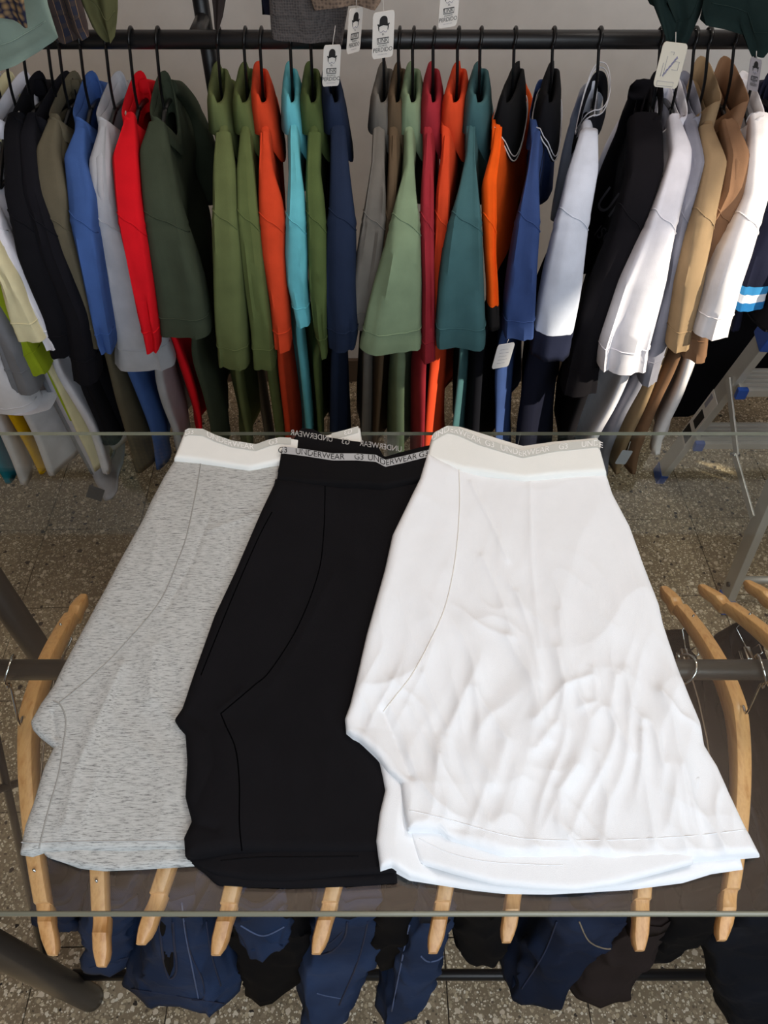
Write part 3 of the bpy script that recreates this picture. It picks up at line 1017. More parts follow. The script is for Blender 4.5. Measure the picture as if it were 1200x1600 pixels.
# ------------------------------------------------------------------ trousers hanging from those hangers
def trousers(name, label, rows, L, mat, x_back=0.0, folds=0.006, seed=0, cat='trousers', narrow=0.55):
    """rows: (z, front-left px, front-right px). The loop runs back by L (metres) from that front edge."""
    th = thing(name, label, cat, 'trousers hanging under the glass')
    keys = []
    for z, a, c in rows:
        keys.append((z, PZ(a[0], a[1], z), PZ(c[0], c[1], z)))
    rings = []
    n = 72
    NZ = 34
    z0, z1 = keys[0][0], keys[-1][0]
    for k in range(NZ + 1):
        z = z0 + (z1 - z0) * k / NZ
        A = Vector((lerp_tab([(-q[0], q[1].x) for q in keys], -z), lerp_tab([(-q[0], q[1].y) for q in keys], -z), z))
        B = Vector((lerp_tab([(-q[0], q[2].x) for q in keys], -z), lerp_tab([(-q[0], q[2].y) for q in keys], -z), z))
        mid = (A + B) / 2
        hw = (B - A).length / 2
        back = L * (1.0 if k > 2 else 0.96)
        ring = []
        for q in range(n):
            ph = 2 * math.pi * q / n
            cx, cy = math.cos(ph), math.sin(ph)
            sx = math.copysign(abs(cx) ** 0.42, cx)
            sy = math.copysign(abs(cy) ** 0.42, cy)
            t = (sy + 1) / 2                        # 0 front .. 1 back
            w = hw * (1 - (1 - narrow) * t)
            base = A.lerp(B, 0.5 + 0.5 * sx * (w / hw if hw > 0 else 1))
            f = 1.5 * folds * (0.3 + 0.7 * k / NZ) * (math.sin(3 * ph + seed + 2.0 * z * 6) + 0.9 * (1 - 2 * abs(math.sin(3.5 * ph - seed * 1.7 + z * 9))))
            ring.append(Vector((base.x + x_back * t + f * 0.8 * cx + 0.010 * noise.noise(Vector((t * 5, z * 9, seed))) + 0.010 * (1 - abs(noise.noise(Vector((base.x * 26, t * 8, z * 18 + seed))))) ** 4 * (1 if cx > 0 else -1) * min(1.0, abs(cx) * 3), base.y + back * t + f * 0.25 - 0.010 * (1 - abs(noise.noise(Vector((base.x * 34, z * 13, seed * 2.7))))) ** 4 * (1 - t), z + (0.030 * noise.noise(Vector((ph * 1.6, seed * 3.1, 0.5))) * (k / NZ) ** 3))))
        rings.append(ring)
    # turn the hem inwards
    last = rings[-1]
    c = sum(last, Vector()) / n
    rings.append([p.lerp(c, 0.06) + Vector((0, 0, -0.004)) for p in last])
    rings.append([p.lerp(c, 0.12) + Vector((0, 0, 0.02)) for p in last])
    first = rings[0]
    c = sum(first, Vector()) / n
    inner = [[p.lerp(c, 0.10) + Vector((0, 0, 0.0)) for p in first], [p.lerp(c, 0.16) - Vector((0, 0, 0.05)) for p in first]]
    allr = [inner[1], inner[0]] + rings
    v, f = loft(allr, False, True)
    mesh('leg_cloth', v, f, mat, th)
    # waistband: a raised belt of cloth on top
    wb = []
    for i, zz in ((0, 0.002), (0, -0.004), (3, -0.002), (3, 0.0)):
        r = rings[i]
        c = sum(r, Vector()) / n
        off = 0.0022 if zz != 0.002 and zz != 0.0 else 0.0
        wb.append([p + (Vector((p.x - c.x, p.y - c.y, 0)).normalized() * off) + Vector((0, 0, zz)) for p in r])
    mesh('waistband', *loft(wb), mat, th)
    bv = BVHTree.FromPolygons([tuple(p) for p in v], f)
    return th, bv


def on_surface(bv, pts, r, mat, parent, name='stitching', n=8, lift=0.0006):
    out = []
    for p in catmull([Vector((a, b2, 0)) for a, b2 in pts], n):
        loc, nr, _, _ = bv.ray_cast(CAM, ray(p.x, p.y).normalized())
        if loc is not None:
            d = (CAM - loc).normalized()
            out.append(loc + d * lift)
    if len(out) > 2:
        mesh(name, *tube(out, r, 6), mat, parent)


D_MID = mat_denim('denim_mid', (36, 54, 86))
D_DARK = mat_denim('denim_dark', (22, 35, 60))
D_NAVY = mat_denim('denim_navy', (13, 18, 29))
BLK = cloth((11, 10, 12), weave=700.0, sheen=0.0, bump=0.06)
BRN = cloth((44, 36, 34), weave=700.0, sheen=0.0)

t1, _ = trousers('denim_trousers', 'dark navy denim on the leftmost wooden hanger', [(0.79, (62, 1400), (104, 1404)), (0.62, (52, 1432), (125, 1444)), (0.56, (50, 1444), (132, 1452))], 0.30, D_DARK, 0.0, 0.004, 1)
t2, b2 = trousers('denim_trousers', 'mid-blue denim on the second wooden hanger from the left', [(0.79, (140, 1405), (196, 1405)), (0.62, (118, 1462), (205, 1462)), (0.48, (134, 1530), (222, 1500))], 0.30, D_MID, 0.02, 0.004, 2)
t3, b3 = trousers('denim_trousers', 'mid-blue denim with open waistband on the third wooden hanger from the left', [(0.79, (238, 1398), (300, 1402)), (0.62, (216, 1482), (345, 1500)), (0.46, (190, 1562), (372, 1584))], 0.30, D_MID, 0.02, 0.006, 3)
t4, b4 = trousers('black_trousers', 'black trousers on the wooden hanger under the left end of the black shorts', [(0.79, (352, 1404), (470, 1404)), (0.62, (345, 1470), (490, 1478)), (0.46, (372, 1565), (478, 1535))], 0.30, BLK, 0.02, 0.004, 4)
t4b, b4b = trousers('denim_shorts', 'small mid-blue denim piece with its waist showing below the black shorts', [(0.80, (378, 1404), (440, 1404)), (0.72, (374, 1454), (448, 1458)), (0.67, (384, 1484), (440, 1488))], 0.10, D_MID, 0.0, 0.003, 14)
t5, b5 = trousers('denim_trousers', 'mid-blue denim with a front pocket, under the right end of the black shorts', [(0.79, (512, 1400), (598, 1404)), (0.62, (468, 1488), (606, 1488)), (0.38, (466, 1612), (535, 1606))], 0.30, D_MID, 0.0, 0.005, 5)
t5b, b5b = trousers('black_trousers', 'black filler trousers added in the dark gap between two mid-blue denim pairs', [(0.79, (600, 1405), (648, 1405)), (0.62, (570, 1478), (640, 1485)), (0.54, (580, 1500), (628, 1510))], 0.30, BLK, 0.0, 0.003, 15)  # added black filler for the dark gap here
t6, b6 = trousers('denim_trousers', 'mid-blue denim with a pale pocket stitch, under the left end of the white shorts', [(0.79, (662, 1408), (708, 1410)), (0.62, (626, 1500), (702, 1488)), (0.38, (594, 1606), (664, 1590))], 0.30, D_MID, 0.0, 0.004, 6)
t7, b7 = trousers('black_trousers', 'black trousers under the middle of the white shorts hem', [(0.79, (730, 1410), (806, 1410)), (0.66, (708, 1472), (794, 1474)), (0.585, (728, 1502), (778, 1506))], 0.30, BLK, -0.02, 0.003, 7)
t8, b8 = trousers('denim_trousers', 'dark-blue denim flaring below the right end of the white shorts', [(0.79, (905, 1405), (1000, 1410)), (0.62, (846, 1482), (964, 1486)), (0.47, (786, 1550), (872, 1584))], 0.28, D_DARK, 0.0, 0.004, 8)
t8b, _ = trousers('brown_trousers', 'dark brown trousers behind the flaring dark-blue denim', [(0.70, (975, 1440), (1060, 1445)), (0.50, (885, 1555), (990, 1566))], 0.26, BRN, 0.0, 0.004, 9)
t9, b9 = trousers('black_trousers', 'black trousers on the curved wooden hanger right of the white shorts', [(0.79, (1060, 1415), (1150, 1410)), (0.62, (1010, 1478), (1122, 1466)), (0.52, (985, 1502), (1050, 1494))], 0.36, BLK, 0.05, 0.003, 10)
t10, b10 = trousers('navy_trousers', 'navy-black trousers filling the lower right corner', [(0.80, (1200, 1405), (1300, 1400)), (0.62, (1084, 1476), (1260, 1480)), (0.33, (1130, 1615), (1290, 1620))], 0.36, D_NAVY, 0.04, 0.003, 11)
t11, _ = trousers('navy_trousers', 'navy-black trousers cut off by the right picture edge', [(0.80, (1330, 1405), (1420, 1400)), (0.40, (1300, 1580), (1400, 1590))], 0.36, D_NAVY, 0.03, 0.003, 12)
on_surface(b3, [(247, 1400), (250, 1450), (256, 1500), (265, 1528), (276, 1515), (272, 1470), (270, 1440)], 0.0016, M['navy_stitch'], t3, 'waistband_edge')
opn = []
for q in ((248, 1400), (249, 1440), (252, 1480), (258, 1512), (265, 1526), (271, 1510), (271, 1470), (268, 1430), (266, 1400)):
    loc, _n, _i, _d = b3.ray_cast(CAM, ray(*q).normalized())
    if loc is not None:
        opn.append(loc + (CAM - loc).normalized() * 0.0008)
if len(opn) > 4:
    mesh('waist_shade_patch', opn, [tuple(range(len(opn)))], BLK, t3, False)  # flat black patch painted on as the dark of the open waist
on_surface(b3, [(284, 1410), (290, 1460), (300, 1510), (310, 1560)], 0.0011, M['pale_stitch'], t3)
on_surface(b3, [(288, 1440), (298, 1490), (316, 1530), (318, 1560), (300, 1562)], 0.0010, M['navy_stitch'], t3)
on_surface(b3, [(205, 1545), (250, 1552), (300, 1560), (350, 1568)], 0.0010, M['navy_stitch'], t3, 'hem_stitch')
on_surface(b3, [(322, 1440), (330, 1490), (345, 1540)], 0.0012, M['navy_stitch'], t3, 'side_seam')
on_surface(b2, [(150, 1440), (155, 1470), (165, 1500)], 0.0010, M['pale_stitch'], t2, 'side_seam')
on_surface(b2, [(140, 1512), (170, 1505), (200, 1495)], 0.0010, M['navy_stitch'], t2, 'hem_stitch')
on_surface(b5, [(575, 1440), (560, 1500), (530, 1570)], 0.0012, M['navy_stitch'], t5, 'side_seam')
on_surface(b6, [(640, 1445), (628, 1500), (612, 1580)], 0.0012, M['pale_stitch'], t6, 'side_seam')
on_surface(b8, [(870, 1440), (850, 1490), (815, 1545)], 0.0012, M['navy_stitch'], t8, 'side_seam')
on_surface(b4b, [(376, 1446), (410, 1462), (444, 1448)], 0.0011, M['pale_stitch'], t4b, 'waist_stitch')
on_surface(b5, [(543, 1440), (538, 1465), (520, 1485), (500, 1492)], 0.0014, M['navy_stitch'], t5, 'pocket_edge')
on_surface(b5, [(536, 1455), (520, 1470), (508, 1478)], 0.0009, M['navy_stitch'], t5)
on_surface(b5, [(495, 1552), (510, 1556), (532, 1560)], 0.0009, M['pale_stitch'], t5)
on_surface(b6, [(658, 1494), (668, 1502), (684, 1500), (696, 1490)], 0.0012, M['pale_stitch'], t6, 'pocket_edge')
on_surface(b6, [(690, 1470), (697, 1450), (704, 1435)], 0.0010, M['navy_stitch'], t6)
on_surface(b8, [(905, 1440), (920, 1470), (945, 1482), (962, 1478), (972, 1455)], 0.0010, M['tan_stitch'], t8, 'pocket_edge')

# ------------------------------------------------------------------ clothes rack along the back wall
KY, KZ, KR = 1.35, 1.2565, 0.0135
rack = thing('clothes_rack', 'black steel wall rack with a long rail carrying the row of shirts', 'clothes rack')
mesh('rail', *tube([(-1.35, KY, KZ), (1.45, KY, KZ)], KR, 20), M['black_steel'], rack)
UZ = 1.72
mesh('upper_rail', *tube([(-1.35, KY - 0.03, UZ), (1.45, KY - 0.03, UZ)], KR, 16), M['black_steel'], rack)
PYY = KY + 0.10
pxp = PY(323, 62, PYY).x
mesh('post', *tube([(pxp, PYY, 0.0), (pxp, PYY, 1.95)], 0.0135, 18), M['black_steel'], rack)
mesh('bracket', *tube([(pxp, KY, KZ), (pxp, PYY, KZ)], 0.0115, 14), M['black_steel'], rack)
mesh('bracket', *tube([(pxp, KY - 0.03, UZ), (pxp, PYY, UZ)], 0.011, 12), M['black_steel'], rack)
for x in (-1.30, 1.40):
    mesh('post', *tube([(x, KY + 0.02, 0.0), (x, KY + 0.02, 1.95)], 0.0125, 18), M['black_steel'], rack)
    mesh('bracket', *tube([(x, KY - 0.03, UZ), (x, KY + 0.02, UZ)], 0.011, 12), M['black_steel'], rack)

# front ridge of a hanging shirt: neck -> shoulder tip -> sleeve, as (Y, Z)
RIDGE = catmull([Vector((0, 1.285, 1.172)), Vector((0, 1.25, 1.160)), Vector((0, 1.19, 1.132)), Vector((0, 1.135, 1.085)), Vector((0, 1.10, 1.01)), Vector((0, 1.085, 0.92)), Vector((0, 1.075, 0.80)), Vector((0, 1.07, 0.70))], 16)
RIDGE_PY = [project((0, p.y, p.z))[1] for p in RIDGE]
BODY = [Vector((0, 1.175, 1.06)), Vector((0, 1.158, 0.95)), Vector((0, 1.15, 0.75)), Vector((0, 1.148, 0.55)), Vector((0, 1.148, 0.38)), Vector((0, 1.148, 0.25))]
BODY = catmull(BODY, 12)
BODY_PY = [project((0, p.y, p.z))[1] for p in BODY]


def on_curve(curve, pys, py):
    for i in range(len(curve) - 1):
        if py <= pys[i + 1] or i == len(curve) - 2:
            t = (py - pys[i]) / (pys[i + 1] - pys[i])
            t = max(0.0 if i else -0.5, min(1.3, t))
            p = curve[i].lerp(curve[i + 1], t)
            tg = (curve[i + 1] - curve[i]).normalized()
            return p, tg
    return curve[-1], (curve[-1] - curve[-2]).normalized()


def sleeve(rows, seed, hem=0.018, cuff=None, seam_at=345, depth=0.034, fold=0.10, curve=None):
    """rows: (py, xl, xr) of the near sleeve in the photo, neck to hem. Returns rings in world space."""
    RC, RP = curve or (RIDGE, RIDGE_PY)
    tl = [(r[0], r[1]) for r in rows]
    tr = [(r[0], r[2]) for r in rows]
    y0, y1 = rows[0][0], rows[-1][0]
    N = 46
    rings = []
    n = 26
    seam_done = False
    for k in range(N + 1):
        py = y0 + (y1 - y0) * k / N
        p, tg = on_curve(RC, RP, py)
        dep = project((0, p.y, p.z))[2]
        xl = (smooth_tab(tl, py) - 600) / FPX * dep
        xr = (smooth_tab(tr, py) - 600) / FPX * dep
        a = max(0.004, (xr - xl) / 2)
        xc = (xl + xr) / 2
        t = k / N
        nb = Vector((0, -tg.z, tg.y))            # away from the camera / downwards
        if nb.y < 0:
            nb = -nb
        b = (0.014 + (depth - 0.014) * min(1, t * 1.6)) * (0.6 + 0.4 * min(1.0, a / 0.03))
        grow = 1.0
        if seam_at and abs(py - seam_at) < (y1 - y0) / N * 0.6:
            grow = 1.035
        if seam_at and 0 < py - seam_at < (y1 - y0) / N * 1.7 and grow == 1.0:
            grow = 0.975
        if k == N - 3:
            grow = 0.975
        ring = []
        for q in range(n):
            ph = 2 * math.pi * q / n
            cx, cb = math.cos(ph), math.sin(ph)
            fx = math.copysign(abs(cx) ** 0.7, cx)
            fb = math.copysign(abs(cb) ** 0.6, cb)
            w = 1 + fold * t * math.sin(3 * ph + seed * 2.1) + 0.6 * fold * t * math.sin(5 * ph + seed * 3.7 + t * 2)
            nn_ = noise.noise(Vector((fx * (1.1 + a * 14) + seed * 9.1 + 0.5 * t, t * 1.1, seed)))
            fr = (0.0035 * nn_ - 0.0065 * max(0.0, 0.25 - abs(nn_)) * 2.0) * (0.3 + 0.7 * t) if cb < 0.2 else 0
            q3 = Vector((xc, p.y, p.z)) + Vector((a * fx * (1 + 0.25 * fold * t * math.sin(4 * ph + seed)) * grow, 0, 0)) + nb * (b + b * fb * w * grow + fr * 2.0)
            ring.append(q3)
        rings.append(ring)
    return rings


SHIRT_GROUP = 'shirts hanging in the row on the back rail'
HANG_GROUP = 'black hangers on the back rail'


def shirt(name, label, rgb, hook_px, rows, body=None, collar='crew', collar_rgb=None, trim=None, cuff_rgb=None, chest=1, seam_at=345, zhem=0.47,
          hang_label=None, mat=None, label_patch=False, fold=0.10, cwidth=None, cat='shirt', hood=False, depth=0.034, stripes=None, thick=0.012, lower_rgb=None, wcap=0.020, dy=0.0, hanger=True, back_sleeve=True):
    seed = random.random() * 6
    mat = mat or cloth(rgb)
    cmat = cloth(collar_rgb) if collar_rgb else mat
    th = thing(name, label, cat, SHIRT_GROUP)
    RC = [p + Vector((0, dy * min(1.0, max(0.0, (1.165 - p.z) / 0.12)), 0)) for p in RIDGE]
    RP = [project((0, p.y, p.z))[1] for p in RC]
    R = sleeve(rows, seed, seam_at=seam_at, fold=fold, depth=depth, curve=(RC, RP))
    n = len(R[0])
    # hem turned in
    last = R[-1]
    c = sum(last, Vector()) / n
    inner = [[p.lerp(c, 0.06) + Vector((0, 0, 0.0005)) for p in last]]
    for kk in (-4, -9):
        c2 = sum(R[kk], Vector()) / n
        inner.append([p.lerp(c2, 0.12) for p in R[kk]])
    allr = R + inner
    if cuff_rgb:
        kc = int(len(R) * 0.885)
        so_ = mesh('sleeve', *loft(R[:kc + 1], True, False), mat, th)
        cf = [[p + (p - (sum(r, Vector()) / n)).normalized() * 0.0008 for p in r] for r in R[kc:]]
        mesh('cuff', *loft(cf + inner), cloth(cuff_rgb), th)
    else:
        so_ = mesh('sleeve', *loft(allr, True, False), mat, th)
        so_.data.set_sharp_from_angle(angle=math.radians(55))
    # stitched lines: shoulder seam and hem
    N_ = len(R) - 1
    lines = []
    if seam_at:
        ks = int(round((seam_at - rows[0][0]) / (rows[-1][0] - rows[0][0]) * N_))
        if 4 < ks < N_ - 6:
            lines.append((ks, 2.5))
    if not cuff_rgb:
        lines.append((N_ - 4, 0.0))
    for ks, tilt in lines:
        pts = []
        for q in range(n // 2, n + 1):
            qq = q % n
            kk = ks + tilt * math.cos(2 * math.pi * qq / n)
            k0 = int(kk)
            p = R[k0][qq].lerp(R[k0 + 1][qq], kk - k0)
            cc = sum(R[k0], Vector()) / n
            pts.append(p + (p - cc).normalized() * 0.0003)
        mesh('seam', *tube(pts, 0.0011, 5), mat, so_)
    if stripes:
        for (f0, f1, srgb) in stripes:
            i0, i1 = int(f0 * len(R)), max(int(f0 * len(R)) + 1, int(f1 * len(R)))
            sr = [[p + (p - (sum(r, Vector()) / n)).normalized() * 0.0016 for p in r] for r in R[i0:i1 + 1]]
            mesh('sleeve_stripe', *loft(sr), cloth(srgb), so_)
    # world x of hook and front
    xh = (hook_px - 600) / FPX * project((0, KY, KZ - 0.06))[2]
    p0, _ = on_curve(RC, RP, rows[min(2, len(rows) - 1)][0])
    d0 = project((0, p0.y, p0.z))[2]
    xf0 = ((rows[min(2, len(rows) - 1)][1] + rows[min(2, len(rows) - 1)][2]) / 2 - 600) / FPX * d0
    yaw = (xh - xf0) / (KY - p0.y)
    yaw = max(-0.35, min(0.35, yaw))
    if back_sleeve:
        m = [[Vector((2 * (xf0 + yaw * (KY - p0.y)) - q.x if False else q.x + 2 * yaw * (KY - q.y), 2 * KY - q.y, q.z)) for q in r] for r in R[::2] + [R[-1]]]
        v, f = loft(m, True, False)
        mesh('sleeve', v, [tuple(reversed(q)) for q in f], mat, th)
    # torso
    brows = body or []
    if brows:
        l4, r4 = lerp_tab([(q[0], q[1]) for q in rows], 430), lerp_tab([(q[0], q[2]) for q in rows], 430)
        brows = [(430, (l4 + r4) / 2 - 9, (l4 + r4) / 2 + 9)] + list(brows)
        if brows[1][0] > rows[-1][0] - 30:
            l5, r5 = rows[-1][1], rows[-1][2]
            cx = (brows[1][1] + brows[1][2]) / 2
            cx = max(l5 + 8, min(r5 - 8, cx))
            brows.insert(1, (rows[-1][0] - 35, cx - 8, cx + 8))
        brows.sort()
        bl = [(q[0], q[1]) for q in brows]
        br = [(q[0], q[2]) for q in brows]
    NZ = 40
    ztop = 1.168
    rings = []
    nn = 48

    def front_x(z):
        # centre and half width of the front edge at height z
        if z > 1.0 or not brows:
            pts = RC
            best = min(pts, key=lambda p: abs(p.z - max(z, 0.80)))
            py = project((0, best.y, best.z))[1]
            py = min(py, rows[-1][0])
            dep = project((0, best.y, best.z))[2]
            l_, r_ = lerp_tab([(q[0], q[1]) for q in rows], py), lerp_tab([(q[0], q[2]) for q in rows], py)
            return ((l_ + r_) / 2 - 600) / FPX * dep, thick
        best = min(BODY, key=lambda p: abs(p.z - z))
        py = project((0, best.y, best.z))[1]
        dep = project((0, best.y, best.z))[2]
        l_, r_ = lerp_tab(bl, py), lerp_tab(br, py)
        return ((l_ + r_) / 2 - 600) / FPX * dep, max(0.006, min(wcap, (r_ - l_) / 2 / FPX * dep))

    xs = [front_x(ztop + (zhem - ztop) * k / NZ) for k in range(NZ + 1)]
    # smooth the centre line
    for _ in range(4):
        xs = [((xs[max(0, i - 1)][0] + 2 * xs[i][0] + xs[min(NZ, i + 1)][0]) / 4, (xs[max(0, i - 1)][1] + 2 * xs[i][1] + xs[min(NZ, i + 1)][1]) / 4) for i in range(NZ + 1)]
    for k in range(NZ + 1):
        z = ztop + (zhem - ztop) * k / NZ
        hl = lerp_tab([(0, 0.082), (0.012, 0.10), (0.03, 0.145), (0.065, 0.185), (0.11, 0.195), (0.2, 0.195), (0.75, 0.202)], ztop - z)
        xf, hw = xs[k]
        t = k / NZ
        ring = []
        for q in range(nn):
            ph = 2 * math.pi * q / nn
            cs, ct = math.cos(ph), math.sin(ph)
            s = math.copysign(abs(cs) ** 0.65, cs) * hl          # + towards the camera
            tt = math.copysign(abs(ct) ** 0.45, ct)
            dist = (hl - s)
            fold_t = 0.010 * t * math.sin(s * 26 + seed) + 0.006 * t * math.sin(s * 51 + seed * 2 + 3 * t)
            x = xf + yaw * (dist + (KY - 0.222 - p0.y) * 0) + tt * hw * (0.8 + 0.2 * math.cos(s * 9)) + fold_t
            zz = z
            if k < 7:
                dip = (0.075 if ct * chest > 0 else 0.012) * math.exp(-(s / 0.062) ** 2) * (1 - k / 7) ** 1.2 * min(1.0, abs(ct) * 1.6)
                zz -= dip
            ring.append(Vector((x, KY - s, zz)))
        rings.append(ring)
    inn = [[p.lerp(sum(rings[0], Vector()) / nn, 0.08) for p in rings[0]], [p.lerp(sum(rings[0], Vector()) / nn, 0.1) - Vector((0, 0, 0.05)) for p in rings[0]]]
    hm = rings[-1]
    rings2 = [inn[1], inn[0]] + rings + [[p + Vector((0, 0, 0.004)) for p in hm]]
    tv_, tf_ = loft(rings2, False, False)
    if lower_rgb:
        kz = 15
        v1, f1 = loft(rings2[:kz + 1])
        mesh('torso', v1, f1, mat, th)
        v1, f1 = loft(rings2[kz:])
        mesh('lower_panel', v1, f1, cloth(lower_rgb), th)
    else:
        mesh('torso', tv_, tf_, mat, th)
    xn = xf0 + yaw * (KY - p0.y)                      # neck centre
    # collar
    path = []
    nc = 40
    cw = (cwidth or 0.019) * (0.50 if collar == 'polo' else 1.0)
    for q in range(nc):
        ph = 2 * math.pi * q / nc
        path.append((math.cos(ph), math.sin(ph)))
    hl = 0.080
    crs = []
    if collar == 'polo':
        # profile: inner foot, stand, fold, falling leaf
        prof = [(-0.0035, -0.034, 0), (-0.003, 0.004, 0), (0.000, 0.014, 0), (0.0055, 0.012, 0), (0.0105, -0.006, 0.3), (0.0150, -0.043, 1.0), (0.0125, -0.044, 1.0), (0.007, -0.004, 0.2)]
        for (off, dz, fall) in prof:
            ring = []
            for (cs, ct) in path:
                s = math.copysign(abs(cs) ** 0.6, cs) * (hl + off)
                w = cw * (1.0 if cs > 0 else 0.85) + off
                x = xn - yaw * s + math.copysign(abs(ct) ** 0.6, ct) * w
                z = 1.176 + dz + 0.004 * cs + (0.012 if ct * chest < 0 else 0)
                # the leaf runs to a point on the chest side
                if ct * chest > 0 and fall > 0:
                    z -= fall * 0.060 * ct * chest * (0.5 + 0.5 * cs) ** 0.7
                    x += fall * chest * 0.006 * ct * chest
                ring.append(Vector((x, KY - s, z)))
            crs.append(ring)
        v, f = loft(crs + [crs[0]])
        cobj = mesh('collar', v, f, cmat, th)
    else:
        ring_h = 0.022 if collar == 'crew' else 0.045
        prof = [(-0.002, 0.0), (-0.001, ring_h), (0.0015, ring_h), (0.004, 0.0), (0.003, -0.012)]
        for (off, dz) in prof:
            ring = []
            for (cs, ct) in path:
                s = cs * (hl + off)
                x = xn - yaw * s + math.copysign(abs(ct) ** 0.7, ct) * (cw * 0.8 + off)
                dip = (0.070 if ct * chest > 0 else 0.010) * math.exp(-(s / 0.062) ** 2) * min(1.0, abs(ct) * 1.6)
                ring.append(Vector((x, KY - s, 1.160 + dz - dip - 0.010 * max(0, cs))))
            crs.append(ring)
        v, f = loft(crs)
        cobj = mesh('collar', v, f, cmat, th)
    if trim:
        # two fine stripes round the collar edge
        base = crs[5] if collar == 'polo' else crs[2]
        for lift, rr in ((0.004, 0.0011), (0.012, 0.0009)):
            pts = [p + Vector((0.0, -0.0012 if (p.y < KY) else 0.001, lift)) + (p - sum(base, Vector()) / nc).normalized() * 0.0018 for p in base]
            pts.append(pts[0])
            mesh('collar_stripe', *tube(pts, rr, 6, False), cloth(trim), cobj)
    if label_patch:
        pz = Vector((xn - chest * (cw * 0.7 - 0.003), KY - 0.045, 1.150))
        mesh('neck_label', *box(pz, (0.0015, 0.020, 0.026), 0.0004), M['paper'], th, False)
    # the hanger the shirt is on
    if hanger:
        hh = thing('black_hanger', hang_label or ' '.join(('black hanger of the ' + label).split()[:16]), 'hanger', HANG_GROUP)
        zn = 1.150
        arms = []
        for sgn in (1, -1):
            arms.append(tube(catmull([(xn, KY, zn), (xn - yaw * 0.08 * sgn, KY - 0.08 * sgn, zn - 0.016), (xn - yaw * 0.155 * sgn, KY - 0.155 * sgn, zn - 0.058)], 6), 0.0042, 8))
        arms.append(tube([(xn - yaw * 0.15, KY - 0.15, zn - 0.060), (xn + yaw * 0.15, KY + 0.15, zn - 0.060)], 0.003, 8))
        av, af = join(arms)
        mesh('arms', av, af, M['black_plastic'], hh)
        xr_ = (hook_px - 600) / FPX * project((0, KY, KZ))[2]
        rad = KR + 0.0032
        hk = [(xn, KY, zn - 0.006), (xn + (xr_ - xn) * 0.12, KY - 0.002, zn + 0.028), (xn + (xr_ - xn) * 0.55, KY - 0.014, zn + 0.060)]
        for ang in range(-20, 171, 19):
            aa = math.radians(ang)
            hk.append((xr_ + 0.002 * math.sin(aa), KY - rad * math.cos(aa), KZ + rad * math.sin(aa)))
        mesh('hook', *tube(catmull(hk, 4), 0.0025, 8), M['black_plastic'], hh)
    return th, BVHTree.FromPolygons([tuple(p) for p in tv_], tf_), xn


G = None
OLIVE = (98, 108, 68)
# ---- far left, mostly cut off by the picture edge
shirt('teal_shirt', 'teal T-shirt at the far left, only its lower corner in view', (30, 128, 150), -210, [(200, -330, -300), (340, -300, -255), (450, -240, -190), (600, -160, -100)],
      [(560, -120, -80), (680, -60, -20), (740, -10, 14), (790, 18, 42)], zhem=0.43)
shirt('white_shirt', 'white T-shirt beside the teal one at the far left', (226, 226, 232), -180, [(200, -290, -265), (340, -260, -215), (450, -200, -140), (600, -110, -40)],
      [(560, -80, -30), (680, -20, 22), (740, 12, 45), (785, 30, 55)], zhem=0.425)
shirt('yellow_shirt', 'yellow T-shirt, a narrow strip at the far left', (226, 178, 20), -150, [(200, -255, -235), (340, -225, -185), (450, -165, -120), (620, -70, -5)],
      [(600, -40, 5), (640, -10, 16), (700, 28, 44), (757, 56, 72)], zhem=0.46)
shirt('white_shirt', 'white T-shirt right of the yellow strip at the far left', (230, 230, 236), -120, [(200, -222, -200), (340, -195, -140), (450, -140, -70), (560, -80, -5), (677, -30, 80)],
      [(620, 0, 60), (680, 40, 90), (740, 70, 107), (757, 75, 107)], zhem=0.455, dy=0.02)
shirt('grey_shirt', 'mid-grey T-shirt at the left edge, sleeve hanging above the white ones', (128, 130, 136), -90, [(200, -190, -165), (340, -150, -110), (450, -80, -20), (540, -10, 28), (616, 18, 60)],
      [(560, 40, 70), (620, 70, 95), (700, 118, 140), (745, 140, 176)], zhem=0.46, dy=0.02)
shirt('lime_shirt', 'lime green T-shirt peeking out below the cream sleeve', (158, 176, 40), -60, [(200, -160, -140), (340, -120, -80), (450, -55, 10), (530, 5, 40), (586, 35, 74)], zhem=0.62, dy=0.035)
sh_lg, bv_lg, _ = shirt('light_grey_shirt', 'light grey T-shirt with a black hem label at the lower left', (186, 184, 194), -35, [(200, -130, -115), (340, -90, -60), (450, -30, 10), (560, 30, 62)],
      [(580, 50, 80), (640, 75, 110), (700, 105, 140), (760, 135, 165), (800, 155, 188)], zhem=0.372, dy=0.045)
shirt('cream_shirt', 'cream T-shirt with its pale sleeve at the left edge', (226, 218, 178), -10, [(200, -105, -85), (300, -75, -40), (403, -30, 3), (440, -5, 24), (500, 12, 52), (534, 26, 70)],
      [(535, 44, 60), (565, 58, 74), (600, 80, 95), (675, 116, 132), (727, 146, 160)], zhem=0.47, thick=0.009, dy=-0.02)
shirt('white_shirt', 'white T-shirt between the cream and black shirts', (224, 224, 234), 10, [(200, -75, -55), (300, -50, -18), (370, -30, 4), (450, 10, 52), (500, 40, 84), (545, 68, 97)],
      [(560, 70, 95), (600, 84, 118), (677, 130, 165), (733, 150, 177)], zhem=0.46)
shirt('black_shirt', 'black T-shirt with a beige neck label, first of two at the left', (20, 20, 25), 38, [(150, 18, 40), (200, 3, 32), (300, 2, 38), (400, 22, 68), (500, 60, 110), (560, 74, 118)],
      [(560, 96, 130), (640, 130, 165), (690, 150, 185)], zhem=0.55, label_patch=True)
